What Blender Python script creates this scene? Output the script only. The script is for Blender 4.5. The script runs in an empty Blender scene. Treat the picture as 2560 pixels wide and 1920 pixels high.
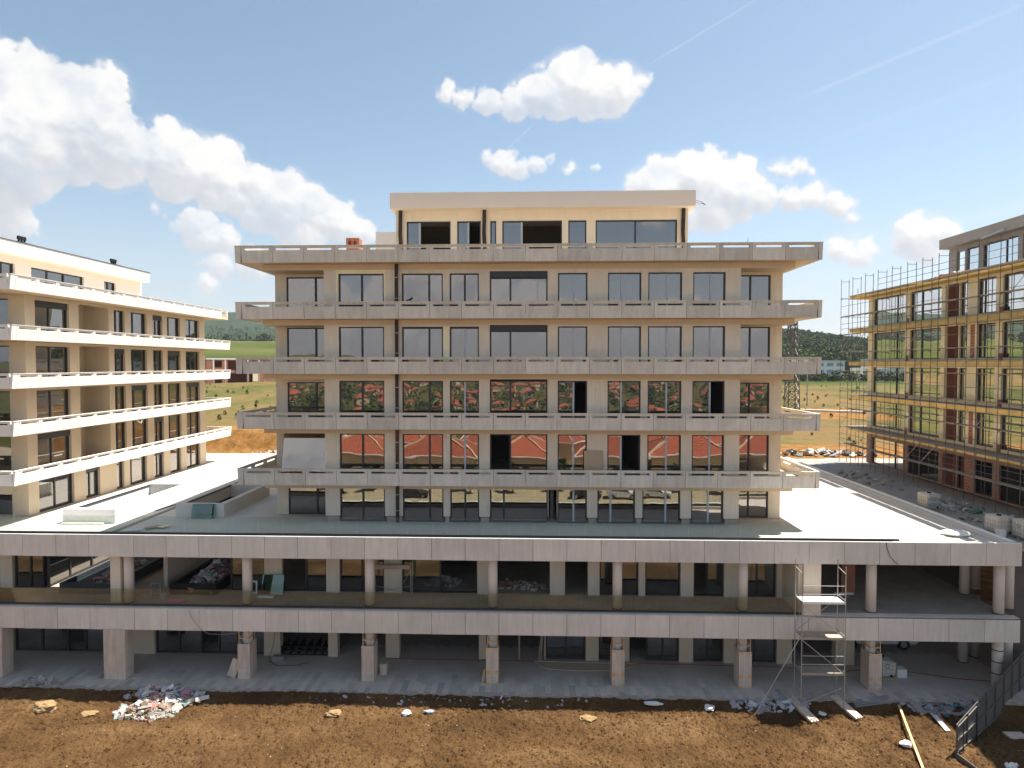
import bpy, bmesh, math, random
import numpy as np
from mathutils import Vector, Matrix, noise as mnoise
R = math.radians
scene = bpy.context.scene
C = scene.collection
rnd = random.Random(7)

# ------------------------------------------------------------------ camera
cam_d = bpy.data.cameras.new('camera')
cam_d.sensor_width = 36.0
cam_d.lens = 36.0 * 1660 / 2560
cam_d.clip_start = 0.5
cam_d.clip_end = 12000
cam = bpy.data.objects.new('camera', cam_d)
C.objects.link(cam)
cam.location = (0, 0, 17.5)
cam.rotation_euler = (R(90 - 1.73), 0, R(2.07))
scene.camera = cam

def view_ray(px, py):
    """direction of a point of the photograph (2560 x 1920), used to place clouds"""
    yaw, pit = R(2.07), R(1.73)
    fw = Vector((-math.sin(yaw) * math.cos(pit), math.cos(yaw) * math.cos(pit), -math.sin(pit)))
    rt = Vector((math.cos(yaw), math.sin(yaw), 0))
    up = rt.cross(fw)
    return (fw + rt * ((px - 1280) / 1660) - up * ((py - 960) / 1660)).normalized()

# ------------------------------------------------------------------ exposure
scene.view_settings.view_transform = 'Standard'
scene.view_settings.look = 'None'
scene.view_settings.exposure = EXPOSURE = 2.05
scene.view_settings.gamma = 1.0
scene.cycles.max_bounces = 8
scene.cycles.diffuse_bounces = 4
scene.cycles.glossy_bounces = 4
scene.cycles.transmission_bounces = 6
scene.cycles.transparent_max_bounces = 12
scene.cycles.caustics_reflective = False
scene.cycles.caustics_refractive = False
scene.cycles.use_denoising = True
scene.cycles.sample_clamp_indirect = 6.0

# ------------------------------------------------------------------ sun and sky
SUN = Vector((0.43, 0.20, 1.0)).normalized()
sun_el = math.asin(SUN.z)
sun_az = math.atan2(SUN.x, SUN.y)
SUN_STRENGTH, SKY_STRENGTH = 2.8, 0.058
sd = bpy.data.lights.new('sun', 'SUN')
sd.energy = SUN_STRENGTH
sd.angle = R(0.53)
sd.color = (1.0, 0.925, 0.81)
so = bpy.data.objects.new('sun', sd)
C.objects.link(so)
so.rotation_euler = SUN.to_track_quat('Z', 'Y').to_euler()
so.location = (60, 20, 120)

world = bpy.data.worlds.new('World')
scene.world = world
world.use_nodes = True
wt = world.node_tree
wt.nodes.clear()

def cloud_map():
    """cumulus clouds built puff by puff over azimuth and elevation: returns shade and cover"""
    W, H, EL = 4096, 512, R(44)
    su, sv = 2 * math.pi / W, EL / H
    rg = np.random.default_rng(5)
    def vnoise(cell):
        gw, gh = max(2, int(W / cell)), max(2, int(H / cell) + 2)
        g = rg.random((gh + 3, gw)).astype(np.float32)
        u = np.arange(W) / W * gw; v = np.arange(H) / cell
        iu = u.astype(int); fu = (u - iu).astype(np.float32); fu = fu * fu * (3 - 2 * fu)
        iv = np.minimum(v.astype(int), gh); fv = (v - v.astype(int)).astype(np.float32)[:, None]; fv = fv * fv * (3 - 2 * fv)
        a = g[iv][:, iu % gw] * (1 - fu) + g[iv][:, (iu + 1) % gw] * fu
        b = g[iv + 1][:, iu % gw] * (1 - fu) + g[iv + 1][:, (iu + 1) % gw] * fu
        return a * (1 - fv) + b * fv
    def fbm(cell, octv, gain=0.5):
        t = np.zeros((H, W), np.float32); am = 1.0; tot = 0
        for k in range(octv):
            t += am * vnoise(cell); tot += am; am *= gain; cell = max(1.6, cell * 0.5)
        return t / tot
    puffs = []
    rr = random.Random(11)
    def spawn(u, v, r_, depth, base_v):
        puffs.append((u, v, r_))
        if depth == 0 or r_ < 2.2: return
        n = 13 if depth == 3 else (8 if depth == 2 else 6)
        for k in range(n):
            a = rr.uniform(-0.35, math.pi + 0.35) if rr.random() < 0.8 else rr.uniform(0, 2 * math.pi)
            q = r_ * rr.uniform(0.62, 1.02)
            r2 = r_ * rr.uniform(0.22, 0.46)
            vv = v + math.sin(a) * q * 0.92
            if vv < base_v: vv = base_v + rr.uniform(0, 2)
            spawn(u + math.cos(a) * q, vv, r2, depth - 1, base_v)
    groups = [
        [(-50,330,150),(105,295,105),(200,315,100),(268,372,80),(50,400,56),(170,392,60),(300,412,40)],
        [(405,395,62),(470,420,66),(560,410,46),(430,460,46),(540,470,54)],
        [(640,465,44),(700,515,68),(775,525,56),(842,560,48),(900,590,38),(655,540,48),(750,582,50),(602,512,34)],
        [(498,578,48),(560,602,38)], [(545,668,32),(632,670,40)], [(510,715,24)],
        [(15,545,46),(62,565,22)], [(384,524,13),(416,540,10)],
        [(1112,240,18),(1160,250,25),(1220,260,29),(1285,262,38),(1345,240,50),(1346,168,17),(1420,200,58),(1480,235,58),(1400,262,42),(1545,232,40),(1592,204,24),(1560,184,19),(1530,266,30)],
        [(1212,390,20),(1258,408,32),(1300,428,27),(1344,412,23),(1376,398,12)], [(1424,420,14),(1482,426,13)],
        [(1640,478,64),(1735,452,68),(1828,480,64),(1900,502,36),(1780,530,46),(1700,530,52),(1590,470,26)],
        [(1950,413,19),(1990,420,21),(2022,432,10)],
        [(1978,505,28),(2030,492,29),(2088,512,27),(2130,505,11)], [(2120,552,14),(2158,551,8)],
        [(2085,628,27),(2150,634,27),(2192,632,11)], [(2285,600,45),(2345,588,40),(2320,628,30),(2252,602,20),(2395,608,19)],
        [(2950,420,90),(3090,380,110)], [(-300,480,120),(-420,400,130)], [(1480,690,14),(1530,700,10)], [(870,640,8)]]
    def place(x, y, r_, back):
        c = view_ray(x, y)
        if back: c.y = -c.y
        return math.atan2(c.x, c.y) / su, math.asin(c.z) / sv, r_ / 1660 / sv
    for g in groups:
        pts = [place(x, y, r_, False) for x, y, r_ in g]
        lo = min(v - r_ * 0.75 for u, v, r_ in pts)
        for u, v, r_ in pts: spawn(u, v, r_, 3 if r_ > 22 else 2, max(lo, v - r_ * 0.8))
    for g in [[(760,745,60),(840,760,50)],[(1030,700,70),(1100,730,70),(1160,690,50),(1240,740,50),(960,760,55)],[(1330,765,50)],
              [(1280,810,70),(1500,815,60),(1400,815,60)],[(700,810,70),(900,830,60),(1100,830,70)],[(1700,825,70),(1880,830,70),(2000,810,70)],[(1830,540,26),(1640,560,22)]]:
        for x, y, r_ in g:
            u, v, q = place(x, y, r_, True)
            spawn(u, v, q, 3, v - q * 0.7)
    for k in range(16):
        u = R(rr.uniform(70, 290)) / su; v = R(rr.uniform(14, 36)) / sv; q = R(rr.uniform(2, 4)) / sv
        for j in range(4):
            spawn(u + rr.uniform(-2, 2) * q, v + rr.uniform(-.3, .4) * q, q * rr.uniform(.5, 1), 2, v - q * 0.5)
    hgt = np.full((H, W), -1e3, np.float32)
    for u, v, r_ in puffs:
        ru = r_ / max(0.7, math.cos(v * sv))
        x0, x1 = int(u - ru * 1.5 - 2), int(u + ru * 1.5 + 3)
        y0, y1 = max(0, int(v - r_ * 1.5 - 2)), min(H, int(v + r_ * 1.5 + 3))
        if y1 <= y0: continue
        xs = np.arange(x0, x1); ys = np.arange(y0, y1)
        d2 = ((xs - u) / ru)[None, :] ** 2 + ((ys - v) / r_)[:, None] ** 2
        hh = (np.sqrt(np.maximum(0, 1 - d2)) - np.maximum(0, np.sqrt(d2) - 1) * 1.6) * r_
        ix = xs % W
        hgt[y0:y1, ix] = np.maximum(hgt[y0:y1, ix], hh)
    # ragged, torn edges: shift the field by noise
    wx = (fbm(22, 5, 0.6) - 0.5) * 15; wy = (fbm(22, 5, 0.6) - 0.5) * 13
    yy, xx = np.mgrid[0:H, 0:W]
    hgt = hgt[np.clip(yy + wy, 0, H - 1).astype(int), (xx + wx).astype(int) % W]
    fine = fbm(14, 5, 0.62)
    body = np.maximum(hgt, -40) + (fine - 0.52) * 15 + (fbm(5, 3, 0.6) - 0.5) * 6
    cover = np.clip((body + 1.0) / 8.0, 0, 1)
    cover = cover * cover * (3 - 2 * cover)
    wisp = fbm(30, 6, 0.62)
    def blur(a, n):
        for k in range(2):
            c = np.cumsum(np.pad(a, ((n + 1, n), (0, 0)), 'edge'), 0); a = (c[2 * n + 1:] - c[:-2 * n - 1]) / (2 * n + 1)
            c = np.cumsum(np.pad(a, ((0, 0), (n + 1, n)), 'wrap'), 1); a = (c[:, 2 * n + 1:] - c[:, :-2 * n - 1]) / (2 * n + 1)
        return a
    veil = np.clip((blur(body, 5) + 9) / 22, 0, 1) * np.clip((wisp - 0.42) * 4.5, 0, 1) * 0.6
    cover = np.maximum(cover * np.clip(0.72 + (wisp - 0.3) * 1.2, 0.6, 1), veil)
    hh = np.maximum(body, 0)
    h1 = blur(hh, 1); h2 = blur(hh, 4); h3 = blur(np.minimum(hh, 60), 16)
    gu = (np.roll(h1, -1, 1) - np.roll(h1, 1, 1)) * 0.30 + (np.roll(h2, -1, 1) - np.roll(h2, 1, 1)) * 0.7
    gv = np.gradient(h1, axis=0) * 0.6 + np.gradient(h2, axis=0) * 1.4 + np.gradient(h3, axis=0) * 2.2
    nrm = 1 / np.sqrt(gu ** 2 + gv ** 2 + 1)
    lit = (-gu * 0.36 - gv * 0.85 + 0.30) * nrm
    thick = np.clip(h3 / 26, 0, 1)
    shade = 0.87 + 0.30 * lit - 0.10 * thick + (fine - 0.5) * 0.16
    shade = np.clip(shade, 0.45, 1.0)
    out = np.zeros((H, W, 4), np.float32)
    k = np.clip((1.0 - shade) / 0.5, 0, 1)[..., None]
    out[..., :3] = np.array((1.0, 0.985, 0.965)) * (1 - k) + np.array((0.60, 0.63, 0.69)) * k
    out[..., 3] = cover * 0.985
    out = np.roll(out, W // 2, axis=1)
    img = bpy.data.images.new('cloud_map', W, H, alpha=True, float_buffer=True)
    img.colorspace_settings.name = 'Non-Color'
    img.alpha_mode = 'CHANNEL_PACKED'
    img.pixels.foreach_set(out.ravel())
    img.pack()
    return img, EL

def make_sky():
    N, L = wt.nodes, wt.links
    def mth(op, a, b=None, c=None):
        n = N.new('ShaderNodeMath'); n.operation = op
        for i, v in enumerate((a, b, c)):
            if v is None: continue
            if isinstance(v, (int, float)): n.inputs[i].default_value = v
            else: L.new(v, n.inputs[i])
        return n.outputs[0]
    def dot(a, v):
        n = N.new('ShaderNodeVectorMath'); n.operation = 'DOT_PRODUCT'
        L.new(a, n.inputs[0]); n.inputs[1].default_value = v
        return n.outputs['Value']
    def sstep(x, a, b):
        n = N.new('ShaderNodeMapRange'); n.interpolation_type = 'SMOOTHSTEP'
        L.new(x, n.inputs[0]); n.inputs[1].default_value = a; n.inputs[2].default_value = b
        return n.outputs[0]
    def mixc(f, a, b):
        n = N.new('ShaderNodeMix'); n.data_type = 'RGBA'
        L.new(f, n.inputs[0])
        for i, v in ((6, a), (7, b)):
            if isinstance(v, tuple): n.inputs[i].default_value = (*v, 1)
            else: L.new(v, n.inputs[i])
        return n.outputs[2]
    sky = N.new('ShaderNodeTexSky'); sky.sky_type = 'NISHITA'
    sky.sun_disc = False; sky.sun_elevation = sun_el; sky.sun_rotation = sun_az
    sky.altitude = 200; sky.air_density = 1.0; sky.dust_density = 1.0; sky.ozone_density = 1.3
    D = N.new('ShaderNodeTexCoord').outputs['Generated']
    K = 1.0 / SKY_STRENGTH
    el = dot(D, (0, 0, 1))
    hz = mth('MULTIPLY', sstep(el, 0.30, -0.02), 0.62)
    hs_ = N.new('ShaderNodeHueSaturation'); hs_.inputs['Saturation'].default_value = 0.90; hs_.inputs['Value'].default_value = 0.66; hs_.inputs['Hue'].default_value = 0.488; L.new(sky.outputs[0], hs_.inputs['Color'])
    base = mixc(hz, hs_.outputs[0], tuple(CLOUD_WHITE * K * v for v in (0.68, 0.72, 0.79)))
    trail = None
    for (x1, y1, x2, y2, w, s) in [(1625,160,1890,0,0.0022,0.20),(1990,250,2560,10,0.004,0.15),(2080,345,2560,178,0.0055,0.09),(2350,560,2620,500,0.010,0.12),(1270,370,1335,310,0.0016,0.2)]:
        a, b = view_ray(x1, y1), view_ray(x2, y2)
        n = a.cross(b).normalized(); m = (a + b).normalized(); t = (b - a).normalized()
        core = sstep(mth('ABSOLUTE', dot(D, n)), w, 0.0)
        along = sstep(mth('ABSOLUTE', mth('SUBTRACT', dot(D, t), m.dot(t))), (b - a).length * 0.62, (b - a).length * 0.30)
        q = mth('MULTIPLY', mth('MULTIPLY', core, along), mth('MULTIPLY', mth('GREATER_THAN', dot(D, m), 0.0), s))
        trail = q if trail is None else mth('MAXIMUM', trail, q)
    base = mixc(trail, base, tuple(CLOUD_WHITE * K * v for v in (0.95, 0.96, 1.0)))
    img, EL = cloud_map()
    az = mth('ARCTAN2', dot(D, (1, 0, 0)), dot(D, (0, 1, 0)))
    cx = N.new('ShaderNodeCombineXYZ')
    L.new(mth('MULTIPLY_ADD', az, 1 / (2 * math.pi), 0.5), cx.inputs[0])
    L.new(mth('DIVIDE', mth('ARCSINE', el), EL), cx.inputs[1])
    ti = N.new('ShaderNodeTexImage'); ti.image = img; ti.extension = 'CLIP'; ti.interpolation = 'Cubic'
    L.new(cx.outputs[0], ti.inputs[0])
    vm = N.new('ShaderNodeVectorMath'); vm.operation = 'SCALE'
    L.new(ti.outputs[0], vm.inputs[0]); vm.inputs['Scale'].default_value = CLOUD_WHITE * K
    col = mixc(ti.outputs[1], base, vm.outputs[0])
    bg = N.new('ShaderNodeBackground'); bg.inputs[1].default_value = SKY_STRENGTH
    L.new(col, bg.inputs[0])
    out = N.new('ShaderNodeOutputWorld'); L.new(bg.outputs[0], out.inputs[0])
CLOUD_WHITE = 0.245
make_sky()

# ------------------------------------------------------------------ materials
def new_mat(name):
    m = bpy.data.materials.new(name); m.use_nodes = True
    nt = m.node_tree
    return m, nt.nodes, nt.links, nt.nodes['Principled BSDF']

def math_n(N, L, op, a, b=None):
    n = N.new('ShaderNodeMath'); n.operation = op
    for i, v in enumerate((a, b)):
        if v is None: continue
        if isinstance(v, (int, float)): n.inputs[i].default_value = v
        else: L.new(v, n.inputs[i])
    return n.outputs[0]

def noise_n(N, L, vec, scale, detail=5, rough=0.55, stretch=None):
    if stretch:
        mp = N.new('ShaderNodeMapping'); mp.inputs['Scale'].default_value = stretch
        L.new(vec, mp.inputs[0]); vec = mp.outputs[0]
    n = N.new('ShaderNodeTexNoise'); n.inputs['Scale'].default_value = scale
    n.inputs['Detail'].default_value = detail; n.inputs['Roughness'].default_value = rough
    L.new(vec, n.inputs['Vector'])
    return n.outputs['Fac']

def ramp_n(N, L, f, stops):
    r = N.new('ShaderNodeValToRGB'); cr = r.color_ramp
    while len(cr.elements) < len(stops): cr.elements.new(0.5)
    for e, (p, c) in zip(cr.elements, stops):
        e.position = p; e.color = (*c, 1)
    L.new(f, r.inputs[0])
    return r.outputs[0]

def mix_n(N, L, f, a, b, mode='MIX'):
    n = N.new('ShaderNodeMix'); n.data_type = 'RGBA'; n.blend_type = mode
    for i, v in ((0, f), (6, a), (7, b)):
        if isinstance(v, (int, float)): n.inputs[i].default_value = v
        elif isinstance(v, tuple): n.inputs[i].default_value = (*v, 1)
        else: L.new(v, n.inputs[i])
    return n.outputs[2]

def surf(name, col, rough=0.8, scale=1.5, var=0.12, fine=25, fvar=0.06, streak=0.0, rand=0.0, bump=0.15, bscale=30, stain=None, metal=0.0, spec=0.3):
    """a procedural surface in world space: broad mottling, fine grain, vertical streaks, a value of its own per object"""
    m, N, L, B = new_mat(name)
    pos = N.new('ShaderNodeNewGeometry').outputs['Position']
    v = math_n(N, L, 'MULTIPLY', math_n(N, L, 'SUBTRACT', noise_n(N, L, pos, scale), 0.5), var * 3)
    f = math_n(N, L, 'MULTIPLY', math_n(N, L, 'SUBTRACT', noise_n(N, L, pos, fine, 3), 0.5), fvar * 3)
    t = math_n(N, L, 'ADD', v, f)
    if streak:
        s = noise_n(N, L, pos, 5, 6, 0.65, (1, 1, 0.10))
        t = math_n(N, L, 'ADD', t, math_n(N, L, 'MULTIPLY', math_n(N, L, 'SUBTRACT', s, 0.5), streak * 3))
    if rand:
        oi = N.new('ShaderNodeObjectInfo').outputs['Random']
        t = math_n(N, L, 'ADD', t, math_n(N, L, 'MULTIPLY', math_n(N, L, 'SUBTRACT', oi, 0.5), rand * 2))
    g = math_n(N, L, 'ADD', t, 1.0)
    vm = N.new('ShaderNodeVectorMath'); vm.operation = 'SCALE'; vm.inputs[0].default_value = col
    L.new(g, vm.inputs['Scale'])
    c = vm.outputs[0]
    if stain:
        scol, amt, th = stain
        q = noise_n(N, L, pos, 2.2, 5, 0.6, (1.6, 1.6, 0.22))
        k = N.new('ShaderNodeMapRange'); L.new(q, k.inputs[0]); k.inputs[1].default_value = th; k.inputs[2].default_value = th + 0.10; k.inputs[4].default_value = amt
        c = mix_n(N, L, k.outputs[0], c, scol)
    L.new(c, B.inputs['Base Color'])
    B.inputs['Roughness'].default_value = rough
    B.inputs['Metallic'].default_value = metal
    B.inputs['Specular IOR Level'].default_value = spec
    if bump:
        bp = N.new('ShaderNodeBump'); bp.inputs['Strength'].default_value = bump; bp.inputs['Distance'].default_value = 0.02
        L.new(noise_n(N, L, pos, bscale, 5), bp.inputs['Height']); L.new(bp.outputs[0], B.inputs['Normal'])
    return m

def glass_mat(name, tint, refl, wave, gloss=(0.9, 0.93, 0.95), dust=0.16):
    m, N, L, B = new_mat(name)
    N.remove(B)
    pos = N.new('ShaderNodeNewGeometry').outputs['Position']
    oi = N.new('ShaderNodeObjectInfo').outputs['Random']
    off = N.new('ShaderNodeVectorMath'); off.operation = 'ADD'
    cb = N.new('ShaderNodeCombineXYZ'); L.new(math_n(N, L, 'MULTIPLY', oi, 50), cb.inputs[1])
    L.new(pos, off.inputs[0]); L.new(cb.outputs[0], off.inputs[1])
    bp = N.new('ShaderNodeBump'); bp.inputs['Strength'].default_value = 1.0; bp.inputs['Distance'].default_value = wave
    L.new(noise_n(N, L, off.outputs[0], 0.55, 1.5, 0.4), bp.inputs['Height'])
    gl = N.new('ShaderNodeBsdfGlossy'); gl.inputs['Roughness'].default_value = 0.0; gl.inputs['Color'].default_value = (*gloss, 1)
    L.new(bp.outputs[0], gl.inputs['Normal'])
    tr = N.new('ShaderNodeBsdfTransparent'); tr.inputs[0].default_value = (*tint, 1)
    fr = N.new('ShaderNodeFresnel'); fr.inputs[0].default_value = 1.5
    fac = math_n(N, L, 'MINIMUM', math_n(N, L, 'ADD', math_n(N, L, 'MULTIPLY', fr.outputs[0], 0.9), refl), 0.95)
    df = N.new('ShaderNodeBsdfDiffuse'); df.inputs[0].default_value = (0.30, 0.30, 0.28, 1)
    dirt = N.new('ShaderNodeMapRange'); L.new(noise_n(N, L, pos, 3, 6, 0.6), dirt.inputs[0])
    dirt.inputs[1].default_value = 0.45; dirt.inputs[2].default_value = 0.9; dirt.inputs[3].default_value = 0.01; dirt.inputs[4].default_value = dust
    m1 = N.new('ShaderNodeMixShader'); L.new(fac, m1.inputs[0]); L.new(tr.outputs[0], m1.inputs[1]); L.new(gl.outputs[0], m1.inputs[2])
    m2 = N.new('ShaderNodeMixShader'); L.new(dirt.outputs[0], m2.inputs[0]); L.new(m1.outputs[0], m2.inputs[1]); L.new(df.outputs[0], m2.inputs[2])
    L.new(m2.outputs[0], N['Material Output'].inputs[0])
    return m

def soil_mat(name, dark, mid, light, scale=1.0):
    m, N, L, B = new_mat(name)
    pos = N.new('ShaderNodeNewGeometry').outputs['Position']
    a = noise_n(N, L, pos, 0.30 * scale, 8, 0.74)
    b = noise_n(N, L, pos, 9 * scale, 6, 0.7)
    t = math_n(N, L, 'ADD', math_n(N, L, 'MULTIPLY', a, 0.62), math_n(N, L, 'MULTIPLY', b, 0.38))
    t = math_n(N, L, 'ADD', t, math_n(N, L, 'MULTIPLY', math_n(N, L, 'SUBTRACT', noise_n(N, L, pos, 0.16, 4, 0.6, (1, 2.2, 1)), 0.5), 0.45))
    c = ramp_n(N, L, t, [(0.28, dark), (0.50, mid), (0.72, light)])
    L.new(c, B.inputs['Base Color']); B.inputs['Roughness'].default_value = 0.95; B.inputs['Specular IOR Level'].default_value = 0.1
    bp = N.new('ShaderNodeBump'); bp.inputs['Strength'].default_value = 0.8; bp.inputs['Distance'].default_value = 0.06
    L.new(noise_n(N, L, pos, 14 * scale, 6, 0.7), bp.inputs['Height']); L.new(bp.outputs[0], B.inputs['Normal'])
    return m

def brick_mat(name, c1, c2, mortar, scale=1.0):
    m, N, L, B = new_mat(name)
    pos = N.new('ShaderNodeNewGeometry').outputs['Position']
    sep = N.new('ShaderNodeSeparateXYZ'); L.new(pos, sep.inputs[0])
    cb = N.new('ShaderNodeCombineXYZ'); L.new(math_n(N, L, 'ADD', sep.outputs[0], sep.outputs[1]), cb.inputs[0]); L.new(sep.outputs[2], cb.inputs[1])
    br = N.new('ShaderNodeTexBrick'); br.inputs['Scale'].default_value = 1.0 * scale
    br.inputs['Brick Width'].default_value = 0.30; br.inputs['Row Height'].default_value = 0.24; br.inputs['Mortar Size'].default_value = 0.012
    br.inputs['Color1'].default_value = (*c1, 1); br.inputs['Color2'].default_value = (*c2, 1); br.inputs['Mortar'].default_value = (*mortar, 1)
    L.new(cb.outputs[0], br.inputs['Vector'])
    L.new(mix_n(N, L, noise_n(N, L, pos, 6), br.outputs[0], (0.75, 0.75, 0.75), 'MULTIPLY'), B.inputs['Base Color'])
    B.inputs['Roughness'].default_value = 0.9
    return m

def attr_mat(name, rough=0.7):
    m, N, L, B = new_mat(name)
    a = N.new('ShaderNodeAttribute'); a.attribute_name = 'Col'
    pos = N.new('ShaderNodeNewGeometry').outputs['Position']
    L.new(mix_n(N, L, 0.45, a.outputs[0], ramp_n(N, L, noise_n(N, L, pos, 8), [(0.3, (0.45, 0.42, 0.4)), (0.7, (1, 1, 1))]), 'MULTIPLY'), B.inputs['Base Color'])
    B.inputs['Roughness'].default_value = rough
    return m

M = {}
M['parapet'] = surf('precast_concrete', (0.61, 0.565, 0.50), 0.85, 0.9, 0.13, 22, 0.06, streak=0.20, rand=0.10, stain=((0.36, 0.26, 0.12), 0.38, 0.66))
M['parapet_white'] = surf('white_precast', (0.78, 0.75, 0.71), 0.8, 0.8, 0.04, 20, 0.03, streak=0.05, rand=0.03)
M['fascia'] = surf('fascia_stone', (0.68, 0.62, 0.555), 0.8, 0.7, 0.10, 18, 0.05, streak=0.15, rand=0.08)
M['wall'] = surf('beige_render', (0.70, 0.61, 0.49), 0.9, 0.5, 0.13, 14, 0.05, streak=0.09, stain=((0.44, 0.34, 0.20), 0.38, 0.62))
M['wall_left'] = surf('cream_render', (0.60, 0.52, 0.41), 0.9, 0.6, 0.05, 14, 0.03, streak=0.03)
M['pent'] = surf('cream_penthouse_render', (0.74, 0.66, 0.53), 0.85, 0.7, 0.05, 15, 0.03, streak=0.06)
M['pent_fascia'] = surf('pale_render', (0.70, 0.63, 0.57), 0.85, 0.7, 0.03, 15, 0.03)
M['white'] = surf('white_render', (0.82, 0.81, 0.785), 0.8, 0.7, 0.03, 15, 0.02)
M['soffit'] = surf('soffit_render', (0.62, 0.51, 0.37), 0.9, 0.7, 0.08, 14, 0.04, stain=((0.40, 0.26, 0.12), 0.3, 0.68))
M['terrace'] = surf('pale_screed', (0.60, 0.565, 0.51), 0.9, 0.35, 0.08, 9, 0.04, stain=((0.42, 0.38, 0.32), 0.3, 0.62))
M['floor'] = surf('dusty_floor', (0.34, 0.31, 0.26), 0.9, 0.7, 0.25, 9, 0.15)
M['concrete'] = surf('raw_concrete', (0.36, 0.33, 0.30), 0.9, 0.6, 0.16, 12, 0.08, streak=0.10)
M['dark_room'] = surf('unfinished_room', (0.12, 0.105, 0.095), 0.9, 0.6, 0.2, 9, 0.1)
M['column'] = surf('column_plaster', (0.72, 0.64, 0.57), 0.85, 0.9, 0.05, 15, 0.03)
M['travertine'] = surf('travertine', (0.58, 0.48, 0.40), 0.7, 1.5, 0.08, 25, 0.05, streak=0.32, rand=0.05)
M['tile'] = surf('stone_paving', (0.48, 0.425, 0.375), 0.65, 1.2, 0.10, 18, 0.07, rand=0.14)
M['frame'] = surf('dark_aluminium', (0.028, 0.032, 0.042), 0.45, 3, 0.1, 30, 0.05, bump=0, spec=0.5)
M['alu'] = surf('bare_aluminium', (0.42, 0.46, 0.52), 0.4, 3, 0.1, 30, 0.05, bump=0, spec=0.5)
M['channel'] = surf('balustrade_channel', (0.035, 0.045, 0.055), 0.5, 3, 0.2, 30, 0.1, bump=0)
M['pane'] = glass_mat('window_glass', (0.30, 0.33, 0.34), 0.27, 0.007, (0.92, 0.87, 0.85), dust=0.14)
M['pane_clear'] = glass_mat('clear_window_glass', (0.55, 0.60, 0.60), 0.20, 0.006)
M['balustrade'] = glass_mat('balustrade_glass', (0.915, 0.955, 0.92), 0.012, 0.002, dust=0.05)
M['green_glass'] = glass_mat('green_film_glass', (0.10, 0.42, 0.27), 0.10, 0.002)
M['pipe'] = surf('rusty_black_pipe', (0.035, 0.024, 0.020), 0.6, 2.5, 0.5, 20, 0.3, stain=((0.22, 0.07, 0.03), 0.7, 0.62))
M['yellow'] = surf('yellow_insulation', (0.86, 0.76, 0.52), 0.9, 0.8, 0.10, 12, 0.06, streak=0.05)
M['orange'] = surf('shuttering_yellow', (0.80, 0.55, 0.20), 0.8, 0.7, 0.20, 8, 0.08, stain=((0.45, 0.20, 0.05), 0.5, 0.56))
M['redbrick'] = brick_mat('clay_block', (0.48, 0.15, 0.075), (0.38, 0.11, 0.06), (0.52, 0.45, 0.40))
M['red_render'] = surf('clay_block_wall', (0.33, 0.14, 0.10), 0.9, 1.2, 0.12, 10, 0.08)
M['bare_wall'] = surf('bare_masonry', (0.34, 0.20, 0.15), 0.9, 0.5, 0.3, 8, 0.12, stain=((0.22, 0.20, 0.19), 0.7, 0.50))
M['steel'] = surf('scaffold_steel', (0.15, 0.135, 0.125), 0.55, 2, 0.3, 15, 0.2, bump=0, metal=0.4, stain=((0.14, 0.07, 0.04), 0.6, 0.6))
M['galv'] = surf('galvanised_steel', (0.42, 0.41, 0.39), 0.5, 2, 0.2, 15, 0.1, bump=0, metal=0.5)
M['plank'] = surf('weathered_plank', (0.36, 0.31, 0.25), 0.85, 2, 0.2, 25, 0.12, streak=0.0, rand=0.12)
M['timber'] = surf('new_timber', (0.56, 0.40, 0.22), 0.8, 2, 0.2, 25, 0.10)
M['tape'] = surf('orange_tape', (0.72, 0.36, 0.06), 0.5, 3, 0.1, 20, 0.05, bump=0)
M['plastic'] = surf('milky_plastic', (0.66, 0.62, 0.53), 0.45, 1.2, 0.10, 10, 0.05, bump=0)
M['blue_paint'] = surf('blue_spray_paint', (0.05, 0.20, 0.42), 0.6, 4, 0.3, 20, 0.1, bump=0)
M['red_paint'] = surf('red_marker', (0.26, 0.05, 0.045), 0.6, 4, 0.3, 20, 0.1, bump=0)
M['rubble'] = attr_mat('rubble_bits')
M['paper'] = surf('white_sheet', (0.72, 0.71, 0.70), 0.7, 2, 0.1, 12, 0.05)
M['foam'] = surf('polystyrene', (0.80, 0.78, 0.74), 0.9, 3, 0.06, 20, 0.05)
M['rock'] = surf('pale_rock', (0.28, 0.19, 0.095), 0.95, 2.5, 0.25, 16, 0.12, bump=0.6)
M['film'] = surf('blue_grey_film', (0.30, 0.36, 0.42), 0.4, 2, 0.2, 10, 0.1)
M['pink'] = surf('pink_foam_board', (0.68, 0.20, 0.42), 0.8, 2, 0.1, 20, 0.05)
M['black'] = surf('black_rubber', (0.012, 0.012, 0.013), 0.6, 2, 0.2, 20, 0.1, bump=0)
M['grey_box'] = surf('grey_metal_box', (0.26, 0.26, 0.27), 0.6, 2, 0.15, 20, 0.08)
M['card'] = surf('fibre_board', (0.42, 0.32, 0.21), 0.9, 1, 0.06, 20, 0.04)
M['sheet'] = surf('fence_sheet_metal', (0.15, 0.145, 0.135), 0.5, 1.0, 0.12, 12, 0.06, metal=0.25)
M['dirt'] = soil_mat('brown_soil', (0.026, 0.014, 0.006), (0.096, 0.053, 0.0225), (0.185, 0.112, 0.054))
M['clod'] = soil_mat('soil_clods', (0.036, 0.018, 0.007), (0.094, 0.050, 0.020), (0.180, 0.106, 0.048), 1.6)
M['grit'] = surf('grit', (0.42, 0.36, 0.29), 0.9, 3, 0.3, 20, 0.2)
M['asphalt'] = surf('asphalt', (0.055, 0.056, 0.06), 0.9, 0.5, 0.15, 40, 0.15)
M['paving'] = surf('sandy_paving', (0.42, 0.34, 0.23), 0.9, 0.4, 0.15, 10, 0.1)
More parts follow.
